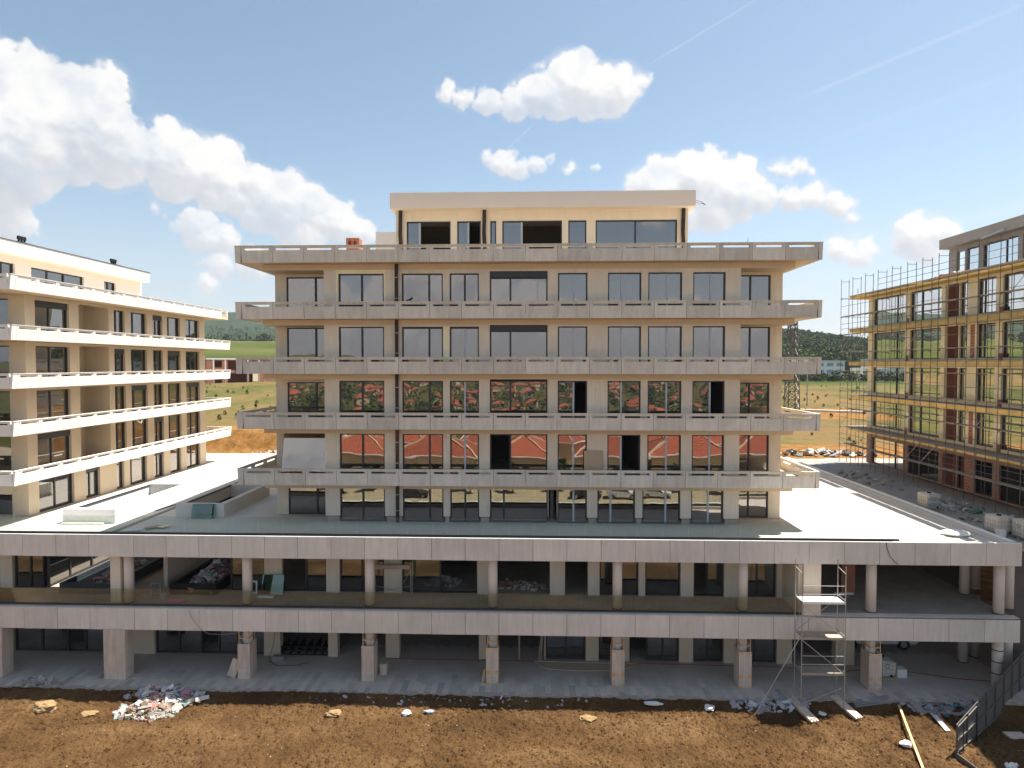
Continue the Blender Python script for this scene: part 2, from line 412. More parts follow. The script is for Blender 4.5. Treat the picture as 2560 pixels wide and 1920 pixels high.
M['kerb'] = surf('kerb_stone', (0.62, 0.60, 0.55), 0.9, 1, 0.08, 15, 0.05)
M['house'] = surf('house_render', (0.58, 0.47, 0.30), 0.9, 0.5, 0.06, 10, 0.04, rand=0.15)
M['asphalt_roof'] = surf('grey_roofing', (0.30, 0.29, 0.27), 0.9, 0.3, 0.18, 6, 0.12, stain=((0.20, 0.14, 0.10), 0.5, 0.56))

def tile_roof():
    m, N, L, B = new_mat('red_roof_tiles')
    pos = N.new('ShaderNodeTexCoord').outputs['Object']
    sep = N.new('ShaderNodeSeparateXYZ'); L.new(pos, sep.inputs[0])
    u = math_n(N, L, 'SINE', math_n(N, L, 'MULTIPLY', sep.outputs[2], 34))
    v = math_n(N, L, 'SINE', math_n(N, L, 'MULTIPLY', math_n(N, L, 'ADD', sep.outputs[0], sep.outputs[1]), 15))
    hgt = math_n(N, L, 'ADD', u, v)
    n = noise_n(N, L, pos, 1.2)
    oi = N.new('ShaderNodeObjectInfo').outputs['Random']
    c = ramp_n(N, L, math_n(N, L, 'ADD', math_n(N, L, 'MULTIPLY', n, 0.7), math_n(N, L, 'MULTIPLY', oi, 0.3)), [(0.3, (0.27, 0.066, 0.030)), (0.7, (0.46, 0.120, 0.057))])
    k = N.new('ShaderNodeMapRange'); L.new(hgt, k.inputs[0]); k.inputs[1].default_value = -2; k.inputs[2].default_value = -0.8; k.inputs[3].default_value = 0.45; k.inputs[4].default_value = 1.0
    vm = N.new('ShaderNodeVectorMath'); vm.operation = 'SCALE'; L.new(c, vm.inputs[0]); L.new(k.outputs[0], vm.inputs['Scale'])
    L.new(vm.outputs[0], B.inputs['Base Color']); B.inputs['Roughness'].default_value = 0.75
    bp = N.new('ShaderNodeBump'); bp.inputs['Distance'].default_value = 0.04; L.new(hgt, bp.inputs['Height']); L.new(bp.outputs[0], B.inputs['Normal'])
    return m
M['roof_tile'] = tile_roof()

def leaf_mat(name, a, b):
    m, N, L, B = new_mat(name)
    at = N.new('ShaderNodeAttribute'); at.attribute_name = 'Col'
    sp = N.new('ShaderNodeSeparateColor'); L.new(at.outputs[0], sp.inputs[0])
    L.new(ramp_n(N, L, sp.outputs[0], [(0.1, a), (0.9, b)]), B.inputs['Base Color'])
    B.inputs['Roughness'].default_value = 0.8; B.inputs['Specular IOR Level'].default_value = 0.15
    return m
M['leaf'] = leaf_mat('foliage', (0.022, 0.050, 0.010), (0.095, 0.150, 0.035))
M['leaf_far'] = leaf_mat('far_foliage', (0.028, 0.050, 0.014), (0.110, 0.150, 0.040))
M['bark'] = surf('bark', (0.10, 0.075, 0.05), 0.95, 4, 0.3, 30, 0.2)

# ------------------------------------------------------------------ mesh helpers
class MB:
    """collects boxes, tubes and loose faces and links them as one mesh object"""
    def __init__(s): s.v = []; s.f = []; s.c = []
    def quad(s, *p, col=None):
        i = len(s.v); s.v += [tuple(q) for q in p]; s.f.append(tuple(range(i, i + len(p)))); s.c.append(col)
    def hexa(s, p, col=None):
        i = len(s.v); s.v += [tuple(q) for q in p]
        for f in ((0, 3, 2, 1), (4, 5, 6, 7), (0, 1, 5, 4), (1, 2, 6, 5), (2, 3, 7, 6), (3, 0, 4, 7)):
            s.f.append(tuple(i + k for k in f)); s.c.append(col)
    def box(s, x0, x1, y0, y1, z0, z1, col=None):
        x0, x1 = min(x0, x1), max(x0, x1); y0, y1 = min(y0, y1), max(y0, y1); z0, z1 = min(z0, z1), max(z0, z1)
        s.hexa([(x0, y0, z0), (x1, y0, z0), (x1, y1, z0), (x0, y1, z0), (x0, y0, z1), (x1, y0, z1), (x1, y1, z1), (x0, y1, z1)], col)
        return s
    def obox(s, c, sx, sy, sz, m, col=None):
        pts = []
        for dz in (-1, 1):
            for dx, dy in ((-1, -1), (1, -1), (1, 1), (-1, 1)):
                pts.append(Vector(c) + m @ Vector((dx * sx / 2, dy * sy / 2, dz * sz / 2)))
        s.hexa(pts, col); return s
    def bar(s, a, b, w, h=None, col=None):
        """square bar from a to b"""
        a, b = Vector(a), Vector(b); d = b - a
        m = d.to_track_quat('X', 'Z').to_matrix()
        return s.obox((a + b) / 2, d.length, w, h or w, m, col)
    def tube(s, a, b, r_, n=8, r2=None, cap=True, col=None):
        a, b = Vector(a), Vector(b); m = (b - a).to_track_quat('Z', 'Y').to_matrix()
        r2 = r_ if r2 is None else r2
        i = len(s.v)
        for p, q in ((a, r_), (b, r2)):
            for k in range(n):
                t = 2 * math.pi * k / n
                s.v.append(tuple(p + m @ Vector((math.cos(t) * q, math.sin(t) * q, 0))))
        for k in range(n):
            s.f.append((i + k, i + (k + 1) % n, i + n + (k + 1) % n, i + n + k)); s.c.append(col)
        if cap:
            s.f.append(tuple(i + n - 1 - k for k in range(n))); s.c.append(col)
            s.f.append(tuple(i + n + k for k in range(n))); s.c.append(col)
        return s
    def line(s, pts, r_, n=6):
        for a, b in zip(pts[:-1], pts[1:]): s.tube(a, b, r_, n)
        return s
    def prism(s, poly, a, b, axis='x'):
        """closed outline extruded along an axis from a to b"""
        def P(p, t): return (t, p[0], p[1]) if axis == 'x' else ((p[0], t, p[1]) if axis == 'y' else (p[0], p[1], t))
        i = len(s.v); n = len(poly)
        s.v += [P(p, a) for p in poly] + [P(p, b) for p in poly]
        s.f.append(tuple(i + k for k in range(n))); s.c.append(None)
        s.f.append(tuple(i + n + n - 1 - k for k in range(n))); s.c.append(None)
        for k in range(n):
            s.f.append((i + k, i + n + k, i + n + (k + 1) % n, i + (k + 1) % n)); s.c.append(None)
        return s
    def build(s, name, mat, parent=None, smooth=False, at=None, fix=False):
        """world coordinates in; the object sits at its thing's base"""
        o0 = Vector(at) if at is not None else (root_loc(parent) if parent else Vector((0, 0, 0)))
        me = bpy.data.meshes.new(name)
        me.from_pydata([(v[0] - o0.x, v[1] - o0.y, v[2] - o0.z) for v in s.v], [], s.f)
        if any(c is not None for c in s.c):
            at_ = me.color_attributes.new('Col', 'FLOAT_COLOR', 'CORNER')
            vals = np.ones((len(me.loops), 4), np.float32); k = 0
            for f, c in zip(s.f, s.c):
                if c is not None: vals[k:k + len(f), :3] = c
                k += len(f)
            at_.data.foreach_set('color', vals.ravel())
        if fix or mat in ('rubble',):
            bm = bmesh.new(); bm.from_mesh(me); bmesh.ops.recalc_face_normals(bm, faces=bm.faces); bm.to_mesh(me); bm.free()
        if smooth: me.polygons.foreach_set('use_smooth', [True] * len(me.polygons))
        me.materials.append(M[mat] if isinstance(mat, str) else mat)
        o = bpy.data.objects.new(name, me)
        C.objects.link(o)
        if parent:
            o.parent = parent; o.location = o0 - root_loc(parent)
        else: o.location = o0
        return o

def root_loc(o):
    l = Vector(o.location)
    while o.parent: o = o.parent; l = l + Vector(o.location)
    return l
def thing(name, label, cat, loc=(0, 0, 0), group=None):
    o = bpy.data.objects.new(name, None); C.objects.link(o); o.location = loc
    o.empty_display_size = 0.3
    return tag(o, label, cat, group)
def part(name, parent, loc=None):
    """an empty that gathers the pieces of one part"""
    o = bpy.data.objects.new(name, None); C.objects.link(o); o.parent = parent
    o.location = (0, 0, 0) if loc is None else Vector(loc) - root_loc(parent)
    o.empty_display_size = 0.2
    return o
def tag(o, label, cat, group=None):
    o['label'] = label; o['category'] = cat
    if group: o['group'] = group
    return o
def struct(o): o['kind'] = 'structure'; return o
def stuff(o): o['kind'] = 'stuff'; return o
def copy_of(o, parent, loc):
    """a copy sharing mesh data, at a world position"""
    c = o.copy(); C.objects.link(c); c.parent = parent
    c.location = Vector(loc) - (root_loc(parent) if parent else Vector((0, 0, 0)))
    return c
def copy_tree(o, loc, rz=None, label=None, group=None):
    c = o.copy(); C.objects.link(c); c.location = loc
    if rz is not None: c.rotation_euler = (0, 0, rz)
    if label: c['label'] = label
    if group: c['group'] = group
    def rec(a, b):
        for ch in list(a.children):
            d = ch.copy(); C.objects.link(d); d.parent = b; rec(ch, d)
    rec(o, c)
    return c

# facades: u runs along the wall, w into the building
class Face:
    def __init__(s, kind, pos): s.k = kind; s.p = pos
    def pt(s, u, w, z):
        return {'front': (u, s.p + w, z), 'east': (s.p - w, u, z), 'west': (s.p + w, u, z)}[s.k]
    def box(s, mb, u0, u1, w0, w1, z0, z1):
        a, b = s.pt(u0, w0, z0), s.pt(u1, w1, z1)
        mb.box(a[0], b[0], a[1], b[1], a[2], b[2])

def wall_with_holes(fc, mb, u0, u1, z0, z1, th, holes, w0=0.0):
    """a wall of real thickness with openings (a, b, za, zb)"""
    e = 0.0
    cur = u0
    for a, b, za, zb in sorted(holes):
        if a > cur: fc.box(mb, cur, a, w0, w0 + th, z0, z1)
        if zb < z1: fc.box(mb, a, b, w0, w0 + th, zb, z1)
        if za > z0: fc.box(mb, a, b, w0, w0 + th, z0, za)
        cur = b
    if cur < u1: fc.box(mb, cur, u1, w0, w0 + th, z0, z1)

def window(parent, fc, u0, u1, z0, z1, mull, w=0.16, frame='frame', pane='pane', skip=(), fw=0.075, name='window', slide=None, mmat=None):
    """frame, mullions and one pane per light; `skip` leaves a light open"""
    mb = MB()
    d = 0.07
    fc.box(mb, u0, u0 + fw, w - d, w + d, z0, z1); fc.box(mb, u1 - fw, u1, w - d, w + d, z0, z1)
    fc.box(mb, u0 + fw, u1 - fw, w - d, w + d, z1 - fw, z1); fc.box(mb, u0 + fw, u1 - fw, w - d, w + d, z0, z0 + fw)
    o = mb.build(name, frame, parent, at=fc.pt((u0 + u1) / 2, w, z0))
    if mull:
        mm = MB()
        for q in mull: fc.box(mm, q - 0.055, q + 0.055, w - d * 0.9, w + d * 0.9, z0 + fw, z1 - fw)
        mm.build('mullion', mmat or frame, o)
    es = [u0 + fw] + list(mull) + [u1 - fw]
    for i, (a, b) in enumerate(zip(es[:-1], es[1:])):
        if i in skip: continue
        g = MB()
        a2, b2 = a + (0.055 if i else 0), b - (0.055 if i < len(es) - 2 else 0)
        t = 0.012 * (1 if i % 2 else -1)
        p = [fc.pt(a2, w + t, z0 + fw), fc.pt(b2, w + t, z0 + fw), fc.pt(b2, w + t, z1 - fw), fc.pt(a2, w + t, z1 - fw)]
        g.quad(*p)
        g.build('pane', pane, o)
    return o

# ------------------------------------------------------------------ precast balcony panels
PANEL_H = 1.03
def panel_mesh(width, mat, depth_axis, sign, name='parapet_panel', slot=True):
    """one parapet panel, its foot at the origin, leaning out 9 cm, with a recessed rail slot; runs along x (or y)"""
    mb = MB()
    T = 0.13; H = PANEL_H; g = 0.012; w2 = width / 2 - g
    def hx(u0, u1, d0, d1, z0, z1):
        pts = []
        for z in (z0, z1):
            lean = -0.09 * z / H
            for u, d in ((u0, d0), (u1, d0), (u1, d1), (u0, d1)):
                dd = (d + lean) * sign
                pts.append((u, dd, z) if depth_axis == 'y' else (dd, u, z))
        mb.hexa(pts)
    if slot:
        a = 0.14
        hx(-w2, w2, 0, T, 0, 0.715)
        hx(-w2, -w2 + a, 0, T, 0.715, 0.925); hx(w2 - a, w2, 0, T, 0.715, 0.925)
        hx(-w2, w2, 0, T, 0.925, H - 0.045)
        b = a + 0.06
        hx(-w2 + a, -w2 + b, 0.035, T, 0.715, 0.925); hx(w2 - b, w2 - a, 0.035, T, 0.715, 0.925)
        hx(-w2 + b, w2 - b, 0.035, T, 0.865, 0.925); hx(-w2 + b, w2 - b, 0.035, T, 0.715, 0.745)
    else:
        hx(-w2, w2, 0, T, 0, H - 0.045)
    hx(-w2 - 0.01, w2 + 0.01, -0.018, T + 0.03, H - 0.042, H)
    me_o = mb.build(name, mat)
    bm = bmesh.new(); bm.from_mesh(me_o.data); bmesh.ops.recalc_face_normals(bm, faces=bm.faces); bm.to_mesh(me_o.data); bm.free()
    C.objects.unlink(me_o)
    return me_o

def put_panel(src, parent, loc):
    c = bpy.data.objects.new(src.name.split('.')[0], src.data); C.objects.link(c); c.parent = parent
    c.location = Vector(loc) - root_loc(parent)
    return c

# ================================================================== the main apartment building
TERR = 7.6
FR = Face('front', 41.0)
main = thing('apartment_building', 'unfinished beige apartment block with five tiers of grey concrete balconies, in the centre', 'building', (0, 53, TERR))
RAIL = [11.08, 14.53, 17.92, 21.28, 24.70]
HEAD = [9.80, 13.14, 16.46, 19.81, 23.09]
FLOOR = [7.62] + [z - 0.70 for z in RAIL]
COLS = [(-12.28, -9.44, [-10.84]), (-8.32, -5.76, [-6.63]), (-5.34, -3.53, [-4.41]), (-2.86, 0.71, [-1.59]),
        (1.34, 3.15, [2.31]), (4.40, 6.43, [5.24]), (6.85, 8.91, [8.01]), (9.57, 11.53, [10.65])]
COLS1 = COLS[:3] + [(-2.86, 0.74, [-2.0]), (1.33, 3.16, [2.33]), (3.80, 6.12, [4.62]), (6.57, 8.89, [8.0]), (9.55, 11.52, [10.6])]
OPEN = {(2, 4): (1,), (2, 7): (1,), (1, 3): (0,), (1, 5): (1,)}
BACK = 66.0
for r_ in range(5):
    z0, z1, hd = FLOOR[r_], RAIL[r_] - PANEL_H, HEAD[r_]
    cols = COLS1 if r_ == 0 else COLS
    mb = MB()
    zb = z0 + (0.36 if r_ == 0 else 0.0)
    holes = [(a, b, zb if r_ else zb, hd + (0.12 if i == 3 and r_ else 0.0)) for i, (a, b, m) in enumerate(cols)]
    if r_ == 0: holes.append((0.78, 1.30, zb, hd + 0.1))
    wall_with_holes(FR, mb, -13.20, 12.45, zb, z1 - 0.002, 0.30, holes)
    mb.build('wall', 'wall', main)
    if r_ == 0:      # the piers still stand on bare stubs
        mb = MB(); mr = MB()
        es = [-13.2] + [v for c in sorted(holes) for v in c[:2]] + [12.45]
        for k in range(0, len(es), 2):
            if es[k + 1] - es[k] < 0.15: continue
            mb.box(es[k] + 0.10, es[k + 1] - 0.06, 41.05, 41.28, TERR, zb - 0.05)
            mr.box(es[k] + 0.05, es[k + 1] - 0.10, 41.03, 41.25, zb - 0.05, zb - 0.004)
        mb.build('pier_stub', 'concrete', main); mr.build('brick_course', 'redbrick', main)
    # loggias at both ends: back wall, jambs
    LB = Face('front', 42.85)
    mb = MB()
    wall_with_holes(LB, mb, -17.0, -13.2, zb if r_ else z0, z1 - 0.003, 0.25, [(-16.25, -13.25, z0 + 0.003, hd + (0.05 if r_ > 2 else -0.15))])
    wall_with_holes(LB, mb, 12.45, 15.62, zb if r_ else z0, z1 - 0.003, 0.25, [(12.50, 14.87, z0 + 0.003, hd + (0.05 if r_ > 2 else -0.15))])
    mb.build('loggia_wall', 'wall', main)
    mb = MB(); mb.box(-13.2, -12.95, 41.3, 42.85, zb, z1 - 0.003); mb.box(12.2, 12.45, 41.3, 42.85, zb, z1 - 0.003)
    mb.build('loggia_side', 'wall', main)
    lh = hd + (0.05 if r_ > 2 else -0.15)
    if r_ != 1: window(main, LB, -16.25, -13.25, z0 + 0.01, lh, [-14.35], 0.12)
    window(main, LB, 12.50, 14.87, z0 + 0.01, lh, [13.62], 0.12)
    # windows of the front
    for i, (a, b, m) in enumerate(cols):
        w = 0.17 if i != 3 else 0.24
        top = hd
        if i == 3 and r_ >= 3: top = hd - 0.26
        if r_ == 3 and i in (1, 2): top = hd - 0.06
        mm = 'alu' if i >= 4 or (i == 2 and r_ in (1, 2, 3)) else None
        window(main, FR, a + 0.01, b - 0.01, z0 + 0.01, top, m, w, skip=OPEN.get((r_, i), ()), mmat=mm)
        if top < hd - 0.03:
            mb = MB(); mb.box(a + 0.01, b - 0.01, 41.08, 41.28, top + 0.004, hd + 0.10 if i == 3 else hd - 0.004); mb.build('shutter_box', 'frame', main)
    # downstand beam and body
    mb = MB(); mb.box(-17.05, 15.68, 40.975, 41.30, z1 - 0.345, z1 + 0.01); mb.build('beam', 'soffit', main)
    for q in ((-17.05, -16.4, 41.305, BACK), (15.1, 15.68, 41.305, BACK), (-16.395, -12.9, 41.305, 42.86), (12.2, 15.095, 41.305, 42.86)):
        mb = MB(); mb.box(*q, z1 - 0.345, z1 + 0.01); mb.build('soffit', 'soffit', main)
    mb = MB(); mb.box(-17.0, -16.75, 43.1, BACK, z0, z1); mb.box(15.37, 15.62, 43.1, BACK, z0, z1); mb.box(-16.75, 15.37, BACK - .25, BACK, z0, z1)
    mb.build('side_wall', 'wall', main)
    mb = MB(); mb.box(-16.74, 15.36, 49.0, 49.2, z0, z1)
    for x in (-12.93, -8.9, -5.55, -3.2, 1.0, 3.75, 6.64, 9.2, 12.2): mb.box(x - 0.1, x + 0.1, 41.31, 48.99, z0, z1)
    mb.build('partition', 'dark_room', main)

# roof slab and balconies
panel_x = panel_mesh(1.925, 'parapet', 'y', 1)
panel_end = panel_mesh(0.40, 'parapet', 'y', 1, slot=False)
panel_l = panel_mesh(1.925, 'parapet', 'x', 1)
panel_r = panel_mesh(1.925, 'parapet', 'x', -1)
for k, zt in enumerate(RAIL):
    zb = zt - PANEL_H
    mb = MB(); mb.box(-18.28, 16.84, 40.22, BACK + 1.4, zb + 0.02, zt - 0.70)
    bal = mb.build('balcony', 'soffit', main)
    n = 18; x0, x1 = -17.97, 16.67
    for i in range(n):
        put_panel(panel_x, bal, (x0 + (i + 0.5) * (x1 - x0) / n, 40.10 + rnd.uniform(-.004, .004), zb + rnd.uniform(-.004, .004)))
    put_panel(panel_end, bal, (-18.17, 40.10, zb)); put_panel(panel_end, bal, (16.80, 40.10, zb)).scale.x = 0.62
    for j in range(13):
        y = 40.25 + 0.96 + j * 1.93
        put_panel(panel_l, bal, (-18.31, y, zb)); put_panel(panel_r, bal, (16.87, y, zb))
    mb = MB()                                  # rusty joint strips at the corners
    for x in (-17.97, 16.67): mb.box(x - 0.014, x + 0.014, 40.055, 40.20, zb + 0.01, zt - 0.05)
    mb.build('joint_strip', 'pipe', bal)

# insulation showing round two windows
mb = MB()
for a, b, z0, z1 in [(-12.42, -12.29, 20.7, 23.1), (-9.43, -9.32, 20.7, 23.1), (-12.42, -9.32, 23.1, 23.36)]: mb.box(a, b, 40.985, 41.02, z0, z1)
mb.build('insulation', 'yellow', main)
mb = MB(); mb.box(-5.74, -5.36, 40.985, 41.02, 17.3, 19.80); mb.build('insulation', 'yellow', main)
# drain pipe down the front
for k in range(5):
    mb = MB(); z0, z1 = FLOOR[k] + 0.02, RAIL[k] - PANEL_H - 0.02
    mb.tube((-8.62, 40.86, z0), (-8.62, 40.86, z1), 0.105, 12)
    o = mb.build('drain_pipe', 'pipe', main, smooth=False)
    cl = MB()
    for t in (0.3, 0.72): cl.tube((-8.62, 40.86, z0 + (z1 - z0) * t), (-8.62, 40.86, z0 + (z1 - z0) * t + 0.05), 0.118, 12)
    cl.build('pipe_clamp', 'galv', o)

# penthouse
pen_f = Face('front', 44.0)
PW = [(-8.58, -5.65, [-7.72], (1,)), (-5.22, -3.65, [-4.49], (1,)), (-3.03, -2.63, [], ()), (-2.23, 1.70, [-0.95], (1,)), (2.11, 3.30, [], ()), (3.90, 9.21, [6.50], ())]
mb = MB(); wall_with_holes(pen_f, mb, -9.3, 9.9, 24.0, 27.62, 0.3, [(a, b, 24.0, 26.93) for a, b, m, s in PW])
mb.box(-9.3, -9.0, 44.3, 56, 24.0, 27.62); mb.box(9.6, 9.9, 44.3, 56, 24.0, 27.62); mb.box(-9.0, 9.6, 55.7, 56, 24.0, 27.62)
mb.build('penthouse_wall', 'pent', main)
for a, b, m, s in PW: window(main, pen_f, a + .01, b - .01, 24.01, 26.92, m, 0.17, skip=s, mmat='alu' if len(s) else None)
mb = MB(); mb.box(-9.52, 10.2, 43.2, 56.5, 27.62, 28.62)
mb.build('penthouse_roof', 'pent_fascia', main)
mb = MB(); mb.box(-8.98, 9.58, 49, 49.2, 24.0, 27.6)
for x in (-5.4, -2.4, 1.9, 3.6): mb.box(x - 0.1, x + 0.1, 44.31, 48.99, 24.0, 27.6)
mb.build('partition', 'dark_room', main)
for x in (-8.95, -3.40, 9.58):
    mb = MB(); mb.line([(x, 43.86, 24.0), (x + 0.02, 43.85, 25.2), (x - 0.03, 43.86, 26.1), (x, 43.86, 27.6)], 0.125, 10); mb.build('drain_pipe', 'pipe', main)
mb = MB(); mb.box(-12.1, -9.6, 50, 54, 24.0, 27.45); mb.build('stair_housing', 'white', main)
# perforated brick chimney
mb = MB()
for lv in range(11):
    for i in range(5):
        if lv in (8, 9) and i in (1, 3): continue
        zz = 24.02 + lv * 0.24
        mb.box(-13.78 + i * 0.19, -13.78 + i * 0.19 + 0.18, 48.0, 48.5, zz, zz + 0.225)
    mb.box(-13.77, -12.85, 48.25, 48.9, 24.02 + lv * 0.24, 24.02 + lv * 0.24 + 0.225)
stuff(mb.build('chimney', 'redbrick', main))
mb = MB(); mb.box(-16.4, -15.8, 47, 47.6, 24.0, 24.5); mb.box(13.2, 13.8, 45, 45.4, 24.0, 24.55); mb.build('brick_stub', 'redbrick', main)
mb = MB(); mb.line([(-3.5, 45, 28.6), (-3.5, 45, 28.95)], 0.03); mb.line([(10.2, 44, 28.2), (10.7, 43.9, 28.05), (11.0, 43.9, 27.85), (10.75, 43.9, 27.95)], 0.012, 5)
mb.line([(10.2, 44, 28.1), (10.5, 43.9, 27.97), (11.0, 43.9, 27.84)], 0.010, 5); mb.box(-8.5, -8.2, 44, 44.3, 28.62, 28.68); mb.box(8.0, 8.4, 44, 44.3, 28.62, 28.70)
mb.line([(12.6, 40.3, 24.68), (12.62, 40.3, 25.0)], 0.012, 5)
mb.build('roof_wire', 'black', main)

# ================================================================== the left apartment building
LX = -32.9
EA = Face('east', LX)
left = thing('apartment_building', 'cream apartment block with white balconies and a white penthouse, on the left', 'building', (-40, 53, TERR))
LRAIL = [11.05, 14.05, 16.92, 19.87, 22.90]
LPH = 0.92
LFLOOR = [7.62] + [z - 0.62 for z in LRAIL]
LC = [(42.57, 45.77, [44.05]), (50.73, 52.12, [51.25]), (52.85, 55.10, [53.45]), (55.99, 57.49, [56.7]), (58.23, 60.39, [58.75]), (61.33, 63.84, [62.45])]
LC1 = [(42.62, 45.97, [44.3]), (47.2, 48.78, [47.85]), (50.75, 51.73, []), (52.5, 54.85, [52.95]), (55.93, 57.41, [56.65]), (58.43, 60.28, []), (61.25, 63.77, [62.4])]
for r_ in range(5):
    z0, z1 = LFLOOR[r_], LRAIL[r_] - LPH
    hd = z1 - (0.26 if r_ else 0.18)
    cols = LC if r_ else LC1
    holes = [(a, b, z0, hd) for a, b, m in cols]
    if r_: holes.append((46.76, 50.10, z0, hd + 0.10))
    mb = MB(); wall_with_holes(EA, mb, 41.7, 64.93, z0, z1, 0.32, holes)
    mb.build('wall', 'wall_left', left)
    for i, (a, b, m) in enumerate(cols):
        window(left, EA, a + .01, b - .01, z0 + .01, hd - .005, m, 0.24, pane='pane_clear' if (r_ == 0 and i < 2) else 'pane')
        if (r_ + i) % 3 == 1:
            mb = MB(); EA.box(mb, a + .02, b - .02, 0.10, 0.16, hd - 0.42, hd - 0.01); mb.build('shutter_box', 'frame', left)
    if r_:
        mb = MB(); EA.box(mb, 46.6, 50.4, 2.0, 2.2, z0, z1); EA.box(mb, 46.5, 46.75, .33, 2.0, z0, z1); EA.box(mb, 50.11, 50.35, .33, 2.0, z0, z1)
        mb.build('loggia_wall', 'wall_left', left)
        window(left, Face('east', LX - 1.75), 46.85, 48.9, z0 + .01, hd, [47.9], 0.10)
    # front face towards the street
    FL = Face('front', 41.7)
    mb = MB(); wall_with_holes(FL, mb, -46, LX - 0.325, z0, z1, 0.3, [(-38.5, -34.0, z0, hd), (-43.5, -40, z0, hd)])
    mb.build('wall', 'wall_left', left)
    window(left, FL, -38.49, -34.01, z0 + .01, hd, [-36.3], 0.2, pane='pane_clear'); window(left, FL, -43.49, -40.01, z0 + .01, hd, [-41.7], 0.2)
    mb = MB(); mb.box(LX - 6.2, LX - 6, 42.1, 64.6, z0, z1); mb.box(-46, LX - .4, 64.6, 64.9, z0, z1)
    for y in (46.4, 50.4, 55.5, 61): mb.box(LX - 5.99, LX - .33 - (1.9 if y < 51 else 0), y - .08, y + .08, z0, z1)
    mb.build('partition', 'dark_room', left)
    # band under the slab
    mb = MB(); mb.box(LX - .28, LX + 0.02, 40.9, 65.3, z1 - 0.16, z1 + .01) if r_ > 3 else None
    zt = LRAIL[r_]
    mb = MB(); mb.box(-47, -31.46, 38.86, 66.9, z1 + .02, zt - .62)
    bal = mb.build('balcony', 'soffit', left)
    if r_ == 0:
        lp_y = panel_mesh(1.75, 'parapet_white', 'x', -1); lp_x = panel_mesh(1.85, 'parapet_white', 'y', 1); lp_e = panel_mesh(0.42, 'parapet_white', 'x', -1, slot=False)
    for j in range(16):
        if r_ == 4 and j == 15: continue
        put_panel(lp_y, bal, (-31.39, 39.07 + 0.875 + j * 1.75, z1)).scale.z = LPH / PANEL_H
    put_panel(lp_e, bal, (-31.39, 38.86, z1)).scale.z = LPH / PANEL_H
    for j in range(4):
        put_panel(lp_x, bal, (-32.45 - j * 1.85, 38.72, z1)).scale.z = LPH / PANEL_H
        put_panel(lp_x, bal, (-32.45 - j * 1.85, 66.95, z1)).scale.z = LPH / PANEL_H
LPF = Face('east', -35.4)
LW = [(42.4, 44.1, [43.1]), (45.55, 51.0, [47.25, 48.95]), (53.44, 54.94, [54.1])]
mb = MB(); wall_with_holes(LPF, mb, 42, 58.6, 22.28, 24.78, 0.3, [(a, b, 22.3, 24.30) for a, b, m in LW]); mb.box(-46, -35.71, 58.3, 58.6, 22.28, 24.78); mb.box(-46, -35.71, 42, 42.3, 22.28, 24.78)
mb.build('penthouse_wall', 'white', left)
for a, b, m in LW: window(left, LPF, a + .01, b - .01, 22.31, 24.29, m, 0.2)
mb = MB(); mb.box(-39.2, -39, 42.4, 58.2, 22.3, 24.7); mb.build('partition', 'dark_room', left)
mb = MB(); mb.box(-46, -34.6, 41.2, 58.55, 24.78, 25.64); mb.build('penthouse_roof', 'white', left)
mb = MB(); mb.box(-46, -34.55, 41.15, 58.6, 25.64, 25.68); mb.build('roof_edge', 'frame', left)
for y, s in ((45.5, 1.0), (55.6, 1.0)):
    mb = MB(); mb.box(-36.6, -35.5, y - .35, y + .35, 25.68, 25.95)
    o = mb.build('vent_base', 'grey_box', left)
    for i in range(3):
        mb = MB(); yy = y - .26 + i * .26; mb.tube((-36, yy, 25.95), (-36, yy, 26.2), 0.07, 8); mb.tube((-36, yy, 26.2), (-36, yy, 26.42), 0.13, 10, 0.10); mb.build('vent_cowl', 'black', o)
mb = MB(); mb.tube((-36, 57.2, 25.68), (-36, 57.2, 25.9), 0.1, 8); mb.build('vent_cowl', 'black', left)
mb = MB(); mb.line([(-31.5, 51.0, 13.3), (-31.45, 51.3, 12.95), (-31.45, 51.7, 12.8), (-31.5, 52.1, 13.2)], 0.05, 5); mb.build('hanging_wrap', 'plank', left)

